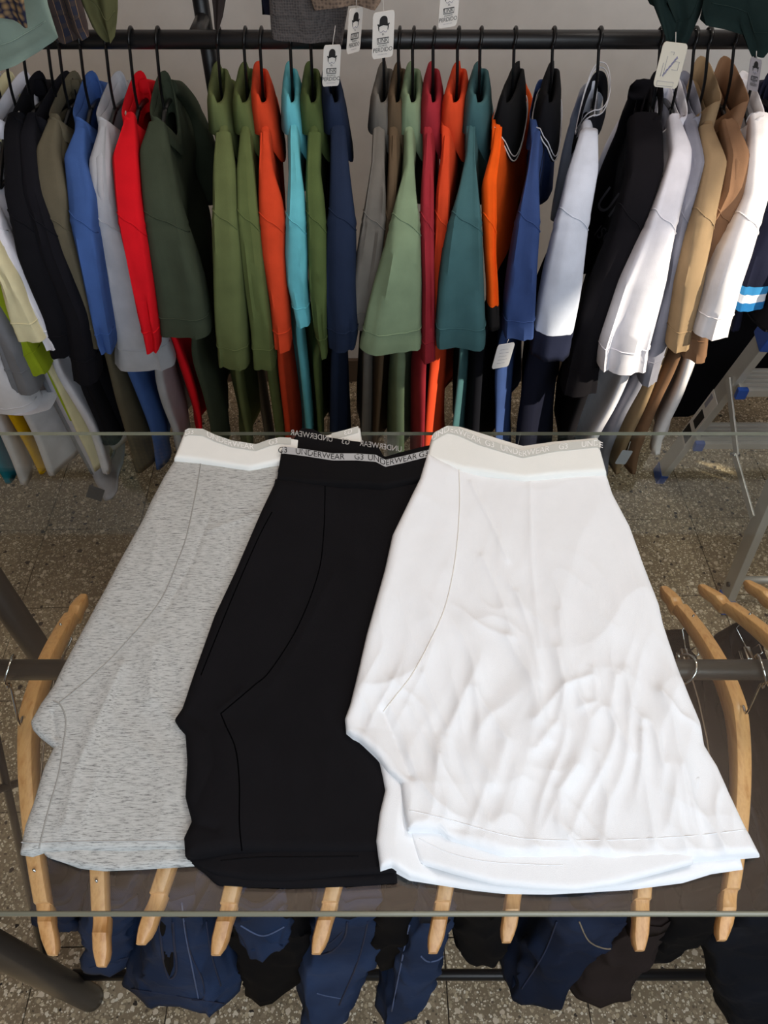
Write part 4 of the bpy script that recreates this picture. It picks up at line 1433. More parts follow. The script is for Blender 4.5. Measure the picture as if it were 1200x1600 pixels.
shirt('black_shirt', 'black T-shirt next to the taupe one', (24, 24, 30), 78, [(170, 42, 58), (210, 27, 54), (300, 33, 64), (400, 55, 96), (500, 95, 137), (600, 112, 152)],
      [(600, 118, 150), (670, 150, 190), (690, 158, 192)], zhem=0.55)
shirt('taupe_shirt', 'olive-taupe T-shirt left of the blue one', (98, 92, 76), 95, [(178, 76, 92), (230, 52, 88), (300, 56, 102), (350, 70, 104), (420, 92, 124), (500, 122, 145), (544, 138, 158)],
      [(560, 155, 180), (620, 168, 198), (677, 190, 214), (740, 208, 236)], zhem=0.465, dy=0.015)
shirt('blue_shirt', 'royal blue T-shirt left of the light grey one', (66, 96, 156), 128, [(198, 117, 132), (240, 96, 130), (300, 100, 146), (350, 104, 144), (450, 126, 160), (540, 150, 175), (553, 158, 175)],
      [(570, 180, 212), (620, 202, 232), (677, 228, 252), (723, 240, 256)], zhem=0.475)
shirt('heather_grey_shirt', 'heather grey T-shirt behind the red one', (176, 178, 184), 168, [(198, 154, 168), (250, 136, 170), (300, 140, 174), (350, 145, 182), (450, 158, 226), (540, 172, 258), (578, 174, 270)],
      [(590, 226, 262), (640, 240, 272), (677, 258, 284), (700, 262, 288)], zhem=0.52, dy=0.04)
shirt('red_shirt', 'bright red T-shirt with a white neck label', (214, 22, 34), 205, [(175, 197, 210), (240, 171, 213), (300, 175, 216), (350, 180, 222), (450, 202, 236), (530, 222, 246), (552, 227, 246)],
      [(522, 258, 276), (560, 268, 292), (600, 280, 306), (650, 298, 316), (672, 306, 316)], zhem=0.55, label_patch=True, dy=-0.015)
shirt('dark_green_shirt', 'dark green T-shirt left of the steel post', (62, 70, 56), 247, [(190, 230, 258), (230, 215, 264), (300, 218, 276), (350, 222, 286), (400, 228, 300), (450, 236, 314), (510, 245, 326), (528, 247, 328)],
      [(560, 288, 316), (620, 310, 336), (670, 325, 350)], zhem=0.53)
# ---- polos in the middle
shirt('olive_polo', 'olive green polo shirt just right of the steel post', OLIVE, 342, [(206, 336, 360), (260, 330, 367), (320, 329, 371), (350, 327, 374), (450, 330, 381), (520, 334, 385), (577, 340, 388)],
      [(580, 355, 378), (640, 366, 386), (690, 380, 396)], 'polo')
shirt('olive_polo', 'olive green polo shirt left of the tomato-red one', (94, 106, 64), 383, [(206, 374, 390), (260, 368, 396), (320, 368, 401), (350, 370, 405), (450, 380, 417), (520, 390, 426), (578, 395, 430)],
      [(580, 408, 434), (640, 420, 442), (690, 430, 450)], 'polo')
shirt('tomato_polo', 'tomato-red polo shirt between olive green and sky blue', (214, 72, 40), 408, [(206, 406, 420), (260, 403, 426), (300, 402, 438), (340, 403, 444), (400, 407, 443), (480, 420, 450), (549, 428, 454)],
      [(560, 433, 456), (610, 440, 462), (660, 448, 468), (690, 452, 470)], 'polo')
shirt('sky_blue_polo', 'sky blue polo shirt', (104, 188, 200), 455, [(170, 452, 464), (220, 450, 466), (255, 450, 469), (300, 447, 475), (350, 444, 477), (400, 443, 479), (450, 446, 479), (512, 462, 484)],
      [(500, 448, 474), (560, 457, 480), (660, 469, 490), (690, 472, 492)], 'polo', cwidth=0.014)
shirt('olive_polo', 'olive green polo shirt right of the sky blue one', (84, 100, 58), 487, [(206, 480, 502), (260, 477, 500), (300, 476, 505), (350, 478, 509), (450, 481, 511), (520, 490, 511), (562, 501, 511)],
      [(540, 477, 500), (640, 488, 503), (690, 492, 506)], 'polo')
shirt('navy_polo', 'navy blue polo shirt left of the grey one', (34, 45, 68), 519, [(196, 516, 540), (260, 515, 546), (320, 513, 553), (350, 510, 556), (450, 507, 556), (530, 510, 560), (548, 513, 556)],
      [(560, 515, 545), (690, 518, 546)], 'polo')
shirt('grey_polo', 'stone grey polo shirt left of the brown one', (108, 104, 98), 600, [(200, 582, 602), (250, 580, 601), (300, 572, 603), (350, 564, 603), (400, 556, 598), (450, 550, 590), (500, 547, 584), (518, 547, 578)],
      [(540, 558, 582), (690, 554, 577)], 'polo', dy=0.02)
shirt('brown_polo', 'brown polo shirt between the grey and sage green ones', (96, 80, 62), 623, [(212, 610, 621), (260, 607, 622), (320, 603, 619), (400, 592, 612), (500, 584, 606), (530, 586, 606)],
      [(540, 586, 606), (690, 578, 592)], 'polo', cwidth=0.014, dy=0.04)
shirt('sage_polo', 'sage green polo shirt with a wide open sleeve', (130, 150, 120), 645, [(204, 634, 646), (255, 634, 648), (300, 620, 651), (350, 608, 658), (400, 598, 659), (450, 585, 660), (500, 573, 659), (552, 562, 658)],
      [(560, 610, 646), (620, 604, 645), (690, 601, 646)], 'polo', fold=0.16, dy=-0.02)
shirt('crimson_polo', 'crimson polo shirt right of the sage green one', (160, 46, 56), 677, [(208, 665, 676), (260, 660, 678), (300, 658, 679), (350, 657, 679), (450, 660, 680), (566, 658, 681)],
      [(580, 645, 673), (690, 647, 668)], 'polo', cwidth=0.016)
shirt('tomato_polo', 'tomato-red polo shirt between crimson and teal', (216, 74, 40), 715, [(212, 692, 704), (250, 688, 705), (300, 682, 704), (350, 680, 703), (400, 678, 697), (450, 674, 692), (540, 675, 694)],
      [(560, 671, 693), (650, 669, 685), (690, 668, 682)], 'polo', cwidth=0.019, dy=0.03)
shirt('teal_polo', 'teal polo shirt with a wide sleeve', (66, 102, 106), 750, [(178, 732, 744), (240, 728, 743), (290, 717, 749), (350, 700, 756), (400, 692, 758), (450, 686, 759), (530, 680, 763), (546, 681, 762)],
      [(560, 712, 731), (620, 708, 726), (690, 704, 718)], 'polo', cwidth=0.022, fold=0.16, dy=-0.02)
shirt('orange_polo', 'bright orange polo shirt with black collar and cuffs', (240, 92, 22), 803, [(182, 775, 786), (230, 768, 784), (280, 755, 778), (330, 756, 778), (400, 759, 777), (450, 762, 780), (515, 763, 782)],
      [(540, 730, 768), (690, 716, 760)], 'polo', lower_rgb=(16, 17, 24), collar_rgb=(24, 24, 26), trim=(225, 222, 220), cuff_rgb=(32, 30, 30), cwidth=0.013)
sh_bl, bv_bl, _ = shirt('royal_blue_polo', 'royal blue polo shirt with a black collar and hanging paper tag', (54, 74, 122), 863, [(205, 833, 846), (260, 826, 843), (350, 808, 847), (420, 798, 843), (480, 790, 840), (530, 788, 836)],
      [(530, 770, 800), (580, 762, 800), (640, 772, 792), (690, 778, 786)], 'polo', collar_rgb=(22, 22, 26), trim=(200, 200, 205), cwidth=0.016)
sh_wr, bv_wr, _ = shirt('white_ringer_shirt', 'white shirt with black striped collar and navy cuffs', (206, 212, 226), 935, [(200, 908, 936), (260, 890, 938), (350, 872, 924), (450, 852, 914), (540, 835, 898), (562, 832, 894)],
      [(585, 812, 870), (630, 806, 866), (690, 798, 858)], 'crew', lower_rgb=(22, 24, 40), wcap=0.034, collar_rgb=(24, 24, 30), trim=(215, 215, 222), cuff_rgb=(34, 38, 58), cwidth=0.024, chest=-1)
# ---- T-shirts on the right
sh_bp, bv_bp, _ = shirt('black_print_shirt', 'black T-shirt with a faint printed monogram', (22, 20, 24), 1030, [(150, 985, 1030), (200, 985, 1040), (260, 985, 1042), (350, 965, 1012), (450, 930, 975), (550, 895, 945), (620, 880, 935)],
      [(600, 890, 940), (690, 855, 905)], 'crew', chest=-1, cwidth=0.016, dy=0.035)
shirt('white_shirt', 'white T-shirt with two sharp sleeve folds, right of the black printed one', (230, 228, 236), 1062, [(178, 1046, 1062), (230, 1052, 1085), (260, 1044, 1084), (350, 1018, 1064), (450, 976, 1044), (550, 942, 1018), (584, 940, 1012)],
      [(580, 960, 1000), (640, 935, 975), (690, 905, 945), (720, 900, 930)], 'crew', chest=-1, fold=0.22, zhem=0.48)
shirt('grey_shirt', 'slate grey T-shirt right of the white folded-sleeve one', (134, 134, 146), 1083, [(178, 1068, 1088), (250, 1082, 1107), (350, 1056, 1086), (450, 1040, 1072), (550, 1012, 1046), (602, 1000, 1028)],
      [(600, 980, 1020), (650, 950, 985), (700, 930, 960), (720, 925, 950)], 'crew', chest=-1, zhem=0.45, dy=0.03)
shirt('tan_shirt', 'tan T-shirt with a tall collar left of the brown one', (152, 128, 98), 1105, [(195, 1094, 1116), (250, 1104, 1140), (350, 1084, 1122), (450, 1060, 1106), (549, 1046, 1080)],
      [(580, 1012, 1042), (640, 990, 1018), (700, 962, 985), (720, 955, 975)], 'tall', chest=-1, zhem=0.46, cwidth=0.02)
shirt('brown_shirt', 'caramel brown T-shirt with a tall collar', (130, 98, 74), 1145, [(185, 1128, 1152), (240, 1140, 1177), (300, 1132, 1174), (350, 1108, 1152), (450, 1088, 1124), (565, 1070, 1110)],
      [(580, 1040, 1075), (640, 1012, 1045), (700, 990, 1015), (720, 985, 1005)], 'tall', chest=-1, zhem=0.46, cwidth=0.02, dy=0.03)
shirt('white_shirt', 'white T-shirt in front of the striped-cuff navy one, at the right', (236, 232, 234), 1180, [(150, 1172, 1196), (200, 1176, 1215), (300, 1168, 1208), (350, 1150, 1195), (400, 1130, 1182), (450, 1112, 1165), (528, 1088, 1142)],
      [(560, 1075, 1105), (620, 1055, 1090), (670, 1030, 1065), (690, 1025, 1050)], 'crew', chest=-1, zhem=0.52, dy=-0.015)
shirt('navy_shirt', 'navy shirt with blue and white striped cuffs at the right edge', (28, 30, 48), 1225, [(190, 1220, 1255), (300, 1215, 1262), (400, 1172, 1225), (450, 1158, 1206), (486, 1150, 1196)],
      [(560, 1110, 1150), (650, 1070, 1110)], 'crew', chest=-1, stripes=[(0.86, 0.90, (60, 140, 196)), (0.90, 0.94, (225, 228, 235)), (0.94, 0.985, (44, 120, 180))], zhem=0.84, dy=0.02)
shirt('black_shirt', 'black T-shirt cut off by the right picture edge', (18, 18, 24), 1265, [(190, 1262, 1300), (300, 1260, 1310), (400, 1235, 1290), (520, 1195, 1250)],
      [(560, 1150, 1195), (650, 1110, 1150)], 'crew', chest=-1, zhem=0.84)


# ------------------------------------------------------------------ garments on the upper rail, only their lower ends in view
def hang_cloth(name, label, cat, L, R, T, B, Y, mat, thick=0.022, seed=0, amp=0.010, nu=40, nv=30, group='garments on the upper rail', extra=None):
    """L,R: x over y; T,B: y over x (photo positions on the plane at distance Y); a folded cloth with two faces"""
    th = thing(name, label, cat, group)
    fr, bk = [], []
    for j in range(nv + 1):
        for i in range(nu + 1):
            u, v = i / nu, j / nv
            y = T[0][1] * (1 - v) + B[0][1] * v
            x = 0
            for _ in range(4):
                x = lerp_tab(L, y) * (1 - u) + lerp_tab(R, y) * u
                y = lerp_tab(T, x) * (1 - v) + lerp_tab(B, x) * v
            P = PY(x, y, Y)
            e = math.sqrt(max(0.0, 1 - (2 * u - 1) ** 6)) * math.sqrt(max(0.0, 1 - max(0, 2 * v - 1) ** 8))
            f = amp * (math.sin(u * 7 + seed + 1.2 * v) + 0.6 * math.sin(u * 13 + seed * 2.3)) * (0.4 + 0.6 * v)
            fr.append(Vector((P.x, Y - thick / 2 * e + f, P.z)))
            bk.append(Vector((P.x, Y + thick / 2 * e + f, P.z)))
    n = nu + 1
    N = len(fr)
    F = []
    for j in range(nv):
        for i in range(nu):
            a = j * n + i
            F.append((a, a + n, a + n + 1, a + 1))
            F.append((N + a, N + a + 1, N + a + n + 1, N + a + n))
    loop = [i for i in range(n)] + [j * n + nu for j in range(1, nv + 1)] + [nv * n + i for i in range(nu - 1, -1, -1)] + [j * n for j in range(nv - 1, 0, -1)]
    for k in range(len(loop)):
        p, q = loop[k], loop[(k + 1) % len(loop)]
        F.append((p, q, N + q, N + p))
    co_ = mesh('cloth', fr + bk, F, mat, th)
    # edge seam along the lower hem
    hem = [fr[(nv - 2) * n + i] + Vector((0, -0.0006, 0)) for i in range(2, nu - 1)]
    mesh('hem_seam', *tube(hem, 0.0009, 6), mat, co_)
    return th


TOPY = -560
hang_cloth('dark_filler_cloth', 'black filler cloth added behind the stepladder for the dark area there', 'filler cloth', [(250, 1120), (480, 1095), (680, 1035)], [(250, 1330), (480, 1300), (680, 1180)],
           [(1035, 250), (1330, 250)], [(1035, 662), (1075, 650), (1120, 622), (1150, 600), (1330, 580)], 1.68, cloth((12, 12, 18)), 0.04, 0.5, 0.010, group='added dark cloth')  # added cloth, stands in for dark shirts behind the ladder
UY = 1.30
hang_cloth('mint_skirt', 'pale mint green cloth at the upper left corner', 'clothing', [(TOPY, -330), (0, -140), (110, -120)], [(TOPY, 20), (0, 70), (50, 86), (62, 90), (100, 88)],
           [(-330, TOPY), (90, TOPY)], [(-140, 120), (0, 110), (25, 103), (55, 88), (80, 70), (92, 58)], 1.235, cloth((136, 154, 142)), 0.03, 1.0, 0.012)
hang_cloth('navy_lace_top', 'navy cloth with gold dots above the mint green one', 'clothing', [(TOPY, -260), (0, -60), (50, -40)], [(TOPY, 0), (0, 40), (40, 46)],
           [(-260, TOPY), (50, TOPY)], [(-60, 12), (0, 28), (25, 38), (42, 42), (46, 40)], 1.19, mat_knit('gold_dot_navy', (22, 26, 50), (150, 122, 84), 95.0), 0.02, 2.0, 0.006)
hang_cloth('plaid_shirt', 'dark navy and brown plaid cloth hanging over the rail', 'clothing', [(TOPY, -160), (0, 52), (40, 60), (62, 88)], [(TOPY, -40), (0, 128), (30, 138), (70, 142)],
           [(-160, TOPY), (142, TOPY)], [(52, 32), (62, 48), (90, 64), (115, 68), (142, 54)], 1.27, mat_plaid(), 0.03, 3.0, 0.010)
hang_cloth('olive_trousers', 'olive cloth tapering to a point right of the plaid one', 'clothing', [(TOPY, -60), (0, 128), (30, 140), (68, 168)], [(TOPY, 120), (0, 186), (50, 182), (70, 176)],
           [(-60, TOPY), (190, TOPY)], [(128, 20), (145, 40), (166, 66), (172, 69), (180, 56), (188, 52)], 1.29, cloth((92, 92, 62)), 0.022, 4.0, 0.006)
hang_cloth('brown_strap', 'dark brown cloth end hanging beside the steel post', 'clothing', [(TOPY, 250), (0, 332), (48, 336)], [(TOPY, 300), (0, 356), (20, 350), (50, 342)],
           [(250, TOPY), (360, TOPY)], [(330, 30), (337, 48), (342, 46), (352, 14), (360, 8)], 1.33, cloth((58, 50, 48)), 0.014, 5.0, 0.003, 14, 24)
hang_cloth('navy_trousers_folded', 'narrow navy cloth edge left of the grey knit one', 'clothing', [(TOPY, 390), (0, 408), (30, 410)], [(TOPY, 470), (0, 470), (30, 470)],
           [(390, TOPY), (470, TOPY)], [(405, 24), (470, 24)], 1.325, cloth((24, 26, 40)), 0.012, 6.0, 0.002, 14, 24)
hang_cloth('grey_knit_trousers', 'charcoal grey knit cloth with paper tags, above the navy polo', 'clothing', [(TOPY, 420), (0, 420), (60, 424)], [(TOPY, 545), (0, 546), (60, 536), (74, 534)],
           [(420, TOPY), (550, TOPY)], [(420, 62), (440, 64), (480, 66), (515, 68), (536, 72)], 1.295, mat_knit('grey_knit', (92, 86, 84), (66, 62, 62), 260.0), 0.02, 7.0, 0.004)
hang_cloth('brown_knit_trousers', 'brown mesh knit cloth overlapping the charcoal grey one', 'clothing', [(TOPY, 480), (-20, 480), (12, 490)], [(TOPY, 600), (-20, 600), (0, 597), (16, 588)],
           [(480, TOPY), (600, TOPY)], [(480, 8), (492, 17), (530, 10), (560, 11), (588, 16), (598, -4)], 1.265, mat_knit('brown_knit', (128, 108, 92), (82, 68, 60), 190.0), 0.02, 8.0, 0.004)
hang_cloth('dark_green_trousers', 'dark green garment with a written tag at the upper right', 'clothing', [(TOPY, 1120), (-20, 1000), (0, 1008), (18, 1036), (50, 1034)], [(TOPY, 1290), (0, 1098), (40, 1088), (72, 1072)],
           [(1120, TOPY), (1290, TOPY)], [(1000, -6), (1010, 4), (1036, 16), (1037, 62), (1052, 70), (1066, 72), (1075, 66), (1098, 10)], 1.25, cloth((32, 46, 44)), 0.03, 9.0, 0.006)
hang_cloth('dark_green_trousers', 'dark green garment in the upper right corner', 'clothing', [(TOPY, 1300), (-20, 1100), (30, 1090), (90, 1172)], [(TOPY, 1480), (0, 1300), (60, 1260), (90, 1205)],
           [(1200, TOPY), (1480, TOPY)], [(1090, 26), (1100, 36), (1130, 44), (1170, 60), (1176, 92), (1195, 90), (1208, 70), (1300, 40)], 1.235, cloth((30, 44, 42)), 0.03, 10.0, 0.006)
# more trousers added out of view on that row, to shade the collars below
UPPER = [(-150, (60, 66, 84), 'grey-blue'), (215, (84, 80, 70), 'khaki'), (270, (52, 56, 62), 'slate'), (640, (104, 96, 88), 'stone'), (700, (72, 76, 84), 'steel grey'),
         (765, (60, 52, 48), 'chocolate'), (830, (110, 104, 92), 'sand'), (895, (48, 56, 66), 'ink blue'), (955, (80, 70, 60), 'umber')]
for ux, urgb, uname in UPPER:
    hang_cloth('folded_trousers', uname + ' folded trousers added unseen on the upper rail to shade the collars', 'clothing', [(TOPY, ux + (ux - 600) * 0.25), (-20, ux)], [(TOPY, ux + 58 + (ux - 542) * 0.25), (-20, ux + 58)],
               [(ux - 300, TOPY), (ux + 300, TOPY)], [(ux - 300, -14), (ux + 300, -18)], 1.30, cloth(urgb), 0.03, ux * 0.01, 0.006, 20, 20)


# ------------------------------------------------------------------ paper tags
def rounded_rect(w, h, r, n=5):
    pts = []
    for cx, cy, a0 in ((w / 2 - r, h / 2 - r, 0), (-w / 2 + r, h / 2 - r, 90), (-w / 2 + r, -h / 2 + r, 180), (w / 2 - r, -h / 2 + r, 270)):
        for k in range(n + 1):
            a = math.radians(a0 + 90 * k / n)
            pts.append((cx + r * math.cos(a), cy + r * math.sin(a)))
    return pts


def paper_tag(label, corners, Y, rgb=None, print_logo=True, note=False, string_to=None, blank=False):
    """corners: photo positions tl, tr, br, bl of the tag, on a plane at distance Y (slightly turned when given per corner)"""
    th = thing('paper_tag', label, 'price tag', 'paper tags')
    C = [PY(c[0], c[1], Y + (c[2] if len(c) > 2 else 0)) for c in corners]
    ax = ((C[1] - C[0]) + (C[2] - C[3])) / 2
    ay = ((C[0] - C[3]) + (C[1] - C[2])) / 2
    ce = sum(C, Vector()) / 4
    w, h = ax.length, ay.length
    nrm = ax.cross(ay).normalized()
    if nrm.y > 0:
        nrm = -nrm

    def at(x, y, d=0.0):                      # x,y in -0.5..0.5 of the tag
        return ce + ax * x + ay * y + nrm * d

    out = rounded_rect(1, 1, 0.12)
    out = [(x if abs(x) < 0.38 else x, y) for x, y in out]
    rings = [[at(x, y * 1.0, 0.0005) for x, y in out], [at(x, y, -0.0005) for x, y in out]]
    card = mesh('card', *loft(rings, True, True), plain('paper_%d' % random.randint(0, 10 ** 6), rgb, 0.7) if rgb else M['paper'], th, False)
    D = 0.0009
    if print_logo:
        # bowler hat
        hat = []
        for k in range(17):
            a = math.pi * k / 16
            hat.append((0.185 * math.cos(a), 0.285 + 0.125 * math.sin(a) ** 0.7))
        hat += [(-0.20, 0.235), (-0.26, 0.255), (-0.29, 0.235), (-0.22, 0.185), (0, 0.215), (0.22, 0.185), (0.29, 0.235), (0.26, 0.255), (0.20, 0.235)]
        mesh('hat_print', [at(x, y, D) for x, y in hat], [tuple(range(len(hat)))], M['ink'], card, False)
        # side locks and lower face outline
        for sg in (-1, 1):
            lk = [(0.25 * sg, 0.19), (0.20 * sg, 0.20), (0.19 * sg, 0.12), (0.215 * sg, 0.09)]
            mesh('hair_print', [at(x, y, D) for x, y in lk], [(0, 1, 2, 3)], M['ink'], card, False)
        mesh('face_print', *tube([at(0.16 * math.cos(a), 0.10 - 0.035 * abs(math.sin(a * 2)), D) for a in [math.pi * k / 20 for k in range(21)]], 0.0004, 4), M['ink_grey'], card)

        def word(tx, y, size, mat, sq=1.0):
            V, F = text_mesh(tx, 1.0)
            asp = w / h
            mesh('lettering', [at(v.x * size * sq / asp, y + v.y * size, D) for v in V], F, mat, card, False)

        word('EL', 0.02, 0.06, M['ink'])
        fw, fy0, fy1 = 0.27, -0.055, -0.175
        fr_ = [at(-fw, fy0, D), at(fw, fy0, D), at(fw, fy1, D), at(-fw, fy1, D), at(-fw, fy0, D)]
        mesh('frame_print', *tube(fr_, 0.0006, 4), M['ink'], card)
        word('LINK', -0.115, 0.125, M['ink'], 0.92)
        word('ESLABON', -0.225, 0.05, M['ink'])
        word('PERDIDO', -0.315, 0.135, M['ink'], 0.85)
        word('INDUMENTARIA', -0.415, 0.032, M['ink_grey'])
    if note:
        # faint ruled form and a line of blue handwriting running up the tag
        for pts in ([(-0.38, -0.36), (0.30, -0.36), (0.30, -0.46), (-0.38, -0.46), (-0.38, -0.36)], [(-0.2, 0.20), (-0.2, -0.2)], [(0.12, 0.1), (0.32, 0.1), (0.32, -0.08), (0.08, -0.08)],
                    [(-0.30, 0.05), (-0.30, -0.25)], [(-0.12, 0.30), (0.02, 0.30), (0.02, 0.24)]):
            mesh('form_line', *tube([at(x, y, D) for x, y in pts], 0.0003, 4), M['ink_grey'], card)
        sc = []
        for k in range(60):
            t = k / 59
            sc.append(at(-0.22 + 0.42 * t + 0.03 * math.sin(k * 1.9), -0.24 + 0.44 * t + 0.018 * math.cos(k * 1.9 + 0.8), D))
        mesh('handwriting', *tube(sc, 0.0004, 4), plain('pen_blue', (98, 96, 168), 0.6), card)
    if blank:
        for k in range(5):
            y = 0.28 - k * 0.14
            mesh('print_line', *tube([at(-0.28, y, D), at(0.18 + 0.08 * (k % 2), y, D)], 0.0003, 4), M['ink_grey'], card)
    hole = at(0, 0.46, 0.0)
    if string_to:
        mesh('string', *tube([hole, Vector(string_to)], 0.0005, 5), M['paper'], th)
    return th


paper_tag('white paper tag with a bowler hat print, lowest of the three', [(506, 68), (533, 72), (530, 131, 0.01), (503, 138)], 1.262, string_to=PY(524, 40, 1.268))
paper_tag('white paper tag with a bowler hat print, turned sideways, left of the widest one', [(546, 11), (567, 13, 0.03), (562, 77, 0.03), (541, 88)], 1.245, string_to=PY(557, -10, 1.25))
paper_tag('white paper tag with a bowler hat print, facing straight, right of the knit cloth', [(583, 19), (617, 16), (614, 87), (581, 94)], 1.245, string_to=PY(597, -20, 1.25))
paper_tag('white paper tag cut off by the top picture edge', [(690, -26), (720, -28), (714, 38), (684, 47)], 1.26, string_to=PY(704, -60, 1.28))
paper_tag('cream paper tag with blue handwriting under the dark green garment', [(1037, 63), (1076, 70), (1057, 138), (1020, 136)], 1.225, (224, 216, 198), False, True, string_to=PY(1056, 50, 1.232))
paper_tag('paper tag with shade put into its grey colour, at the upper right', [(1174, 90), (1190, 92, 0.02), (1184, 145, 0.02), (1166, 138)], 1.205, (150, 144, 148), True, string_to=PY(1182, 80, 1.21))  # card coloured grey for the shade it hangs in
paper_tag('white paper tag hanging from the royal blue polo', [(779, 539), (804, 535, 0.01), (795, 572, 0.01), (767, 577)], 1.052, (228, 226, 226), False, False, blank=True, string_to=(PY(795, 530, 1.06)))
paper_tag('pale grey paper tag under the tan shirt near the floor', [(972, 706), (990, 702, 0.02), (976, 728, 0.02), (961, 722)], 1.09, (190, 194, 204), False, False, string_to=PY(985, 690, 1.10))

# prints on shirts
def word_on(bv, txt, centre, size, mat, parent, ang=0.0, name='print', sx=1.0):
    """flat lettering laid on a garment's side; where the cloth curves away it stays in the plane of the rest"""
    V, F = text_mesh(txt, 1.0)
    ca, sa = math.cos(ang), math.sin(ang)
    rays, hits = [], []
    for v in V:
        x, y = v.x * size * sx, -v.y * size
        q = ray(centre[0] + x * ca - y * sa, centre[1] + x * sa + y * ca)
        rays.append(q)
        loc, nr, _, _ = bv.ray_cast(CAM, q.normalized())
        if loc is not None:
            hits.append(loc)
    if not hits:
        return
    px_ = min(h.x for h in hits) - 0.002
    mesh(name, [CAM + q * (px_ / q.x) for q in rays], F, mat, parent, False)


word_on(bv_bp, 'UP', (955, 320), 58, M['dark_print'], sh_bp, 0.62, name='monogram', sx=0.6)
word_on(bv_bp, 'ISO', (944, 368), 28, M['dark_print'], sh_bp, 0.62, name='monogram', sx=0.7)
# hem label of the light grey shirt
lab = []
for q in ((140, 757), (164, 766), (158, 784), (134, 776)):
    loc, nr, _, _ = bv_lg.ray_cast(CAM, ray(*q).normalized())
    if loc is None:
        loc = PY(q[0], q[1], 1.115)
    lab.append(loc + (CAM - loc).normalized() * 0.002)
nb_ = [p + (CAM - lab[0]).normalized() * -0.001 for p in lab]
mesh('hem_label', lab + nb_, [(0, 1, 2, 3), (7, 6, 5, 4), (0, 4, 5, 1), (1, 5, 6, 2), (2, 6, 7, 3), (3, 7, 4, 0)], M['ink'], sh_lg, False)

# ------------------------------------------------------------------ aluminium stepladder at the right
lad = thing('stepladder', 'aluminium stepladder with blue plastic feet, standing at the right', 'ladder')
W = 0.44
FX0, RX0 = 0.830, 0.892                       # left feet of the step side and of the rear side
APZ, APY = 0.96, 1.33


def front_pt(side, z):                          # side 0 left, 1 right
    t = z / APZ
    x = (FX0 + 0.075 * t) if side == 0 else (FX0 + W + 0.06 - 0.075 * t)
    return Vector((x, 1.565 + (APY + 0.03 - 1.565) * t, z))


def rear_pt(side, z):
    t = z / APZ
    x = (RX0 + 0.025 * t) if side == 0 else (RX0 + W - 0.09 - 0.025 * t)
    return Vector((x, 1.095 + (APY - 0.03 - 1.095) * t, z))


for sd in (0, 1):
    side_bar = mesh('side_rail', *bar(front_pt(sd, 0.035), front_pt(sd, APZ), 0.020, 0.050, Vector((0, 1, 0))), M['alu'], lad, False)
    a_, b_ = front_pt(sd, 0.0), front_pt(sd, 0.045)
    mesh('rubber_foot', *bar(a_, b_, 0.023, 0.053, Vector((0, 1, 0)), 0.003), M['blue_plastic'], lad, False)
    mesh('rear_leg', *bar(rear_pt(sd, 0.03), rear_pt(sd, APZ), 0.020, 0.044, Vector((0, 1, 0))), M['alu'], lad, False)
    mesh('rubber_foot', *bar(rear_pt(sd, 0.0), rear_pt(sd, 0.045), 0.026, 0.050, Vector((0, 1, 0)), 0.003), M['blue_plastic'], lad, False)
    # folding spreaders
    f1, r1 = front_pt(sd, 0.47), rear_pt(sd, 0.30)
    ox = Vector((-0.016 if sd == 0 else 0.016, 0, 0))
    mid = f1.lerp(r1, 0.5) + Vector((0, 0, -0.03))
    mesh('spreader', *bar(f1 + ox, mid + ox, 0.005, 0.018, Vector((0, 0.3, 1)), 0.001), M['alu'], lad, False)
    mesh('spreader', *bar(mid + ox * 1.3, r1 + ox * 1.3, 0.005, 0.018, Vector((0, 0.3, 1)), 0.001), M['alu'], lad, False)
    mesh('rivet', *tube([mid + ox * 0.6, mid + ox * 1.8], 0.007, 10), M['chrome'], lad)
    mesh('rivet', *tube([rear_pt(sd, 0.085) + ox * 0.4, rear_pt(sd, 0.085) + ox * 0.9], 0.007, 10), M['dark_steel'], lad)
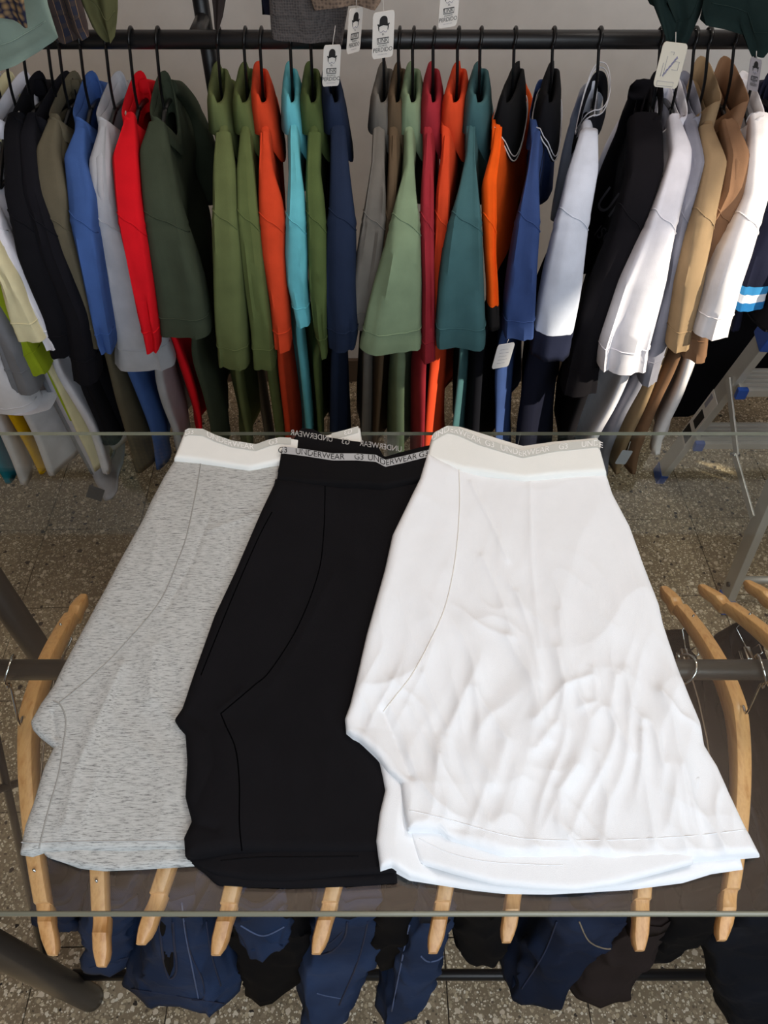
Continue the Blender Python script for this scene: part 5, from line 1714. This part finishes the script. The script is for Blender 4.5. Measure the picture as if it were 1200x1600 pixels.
for z in (0.235, 0.465, 0.70):
    A, Bq = front_pt(0, z), front_pt(1, z)
    st = mesh('step', *box(((A.x + Bq.x) / 2, A.y - 0.012, z), (Bq.x - A.x, 0.085, 0.022), 0.003), M['alu_step'], lad, False)
    for k in range(5):
        mesh('tread_ridge', *box(((A.x + Bq.x) / 2, A.y - 0.044 + k * 0.016, z + 0.0118), (Bq.x - A.x - 0.03, 0.004, 0.0024), 0.0005), M['alu'], st, False)
    for x_ in (A.x + 0.004, Bq.x - 0.004):
        mesh('step_cap', *box((x_, A.y - 0.052, z), (0.026, 0.014, 0.030), 0.003), M['blue_plastic'], st, False)
mesh('top_platform', *box(((FX0 + FX0 + W + 0.06) / 2, APY, APZ + 0.012), (W - 0.06, 0.24, 0.03), 0.006), M['blue_plastic'], lad, False)
mesh('rear_bar', *tube([rear_pt(0, 0.10), rear_pt(1, 0.10)], 0.010, 12), M['alu'], lad)
mesh('rail_cap', *bar(front_pt(0, 0.60), front_pt(0, 0.68), 0.030, 0.062, Vector((0, 1, 0)), 0.004), M['blue_plastic'], lad, False)
# maker's sticker on the left side rail
sa, sb = front_pt(0, 0.20), front_pt(0, 0.40)
dirv = (sb - sa).normalized()
up_ = Vector((1, 0, 0)).cross(dirv).normalized()
so = Vector((-0.0118, 0, 0))


def stick(u0, u1, v0, v1, d, mat, name):
    c = [(u0, v0), (u1, v0), (u1, v1), (u0, v1)]
    V = [sa + so + Vector((-d, 0, 0)) + dirv * u + up_ * v for u, v in c]
    return mesh(name, V + [p + Vector((0.001, 0, 0)) for p in V], [(0, 1, 2, 3), (7, 6, 5, 4), (0, 4, 5, 1), (1, 5, 6, 2), (2, 6, 7, 3), (3, 7, 4, 0)], mat, lad, False)


stick(0.0, 0.20, -0.024, 0.024, 0.0, M['paper'], 'sticker')
stick(0.01, 0.055, -0.020, 0.020, 0.0006, M['ink'], 'sticker_print')
stick(0.075, 0.13, -0.012, 0.016, 0.0006, M['ink'], 'sticker_print')
stick(0.145, 0.19, -0.018, -0.004, 0.0006, M['ink_grey'], 'sticker_print')
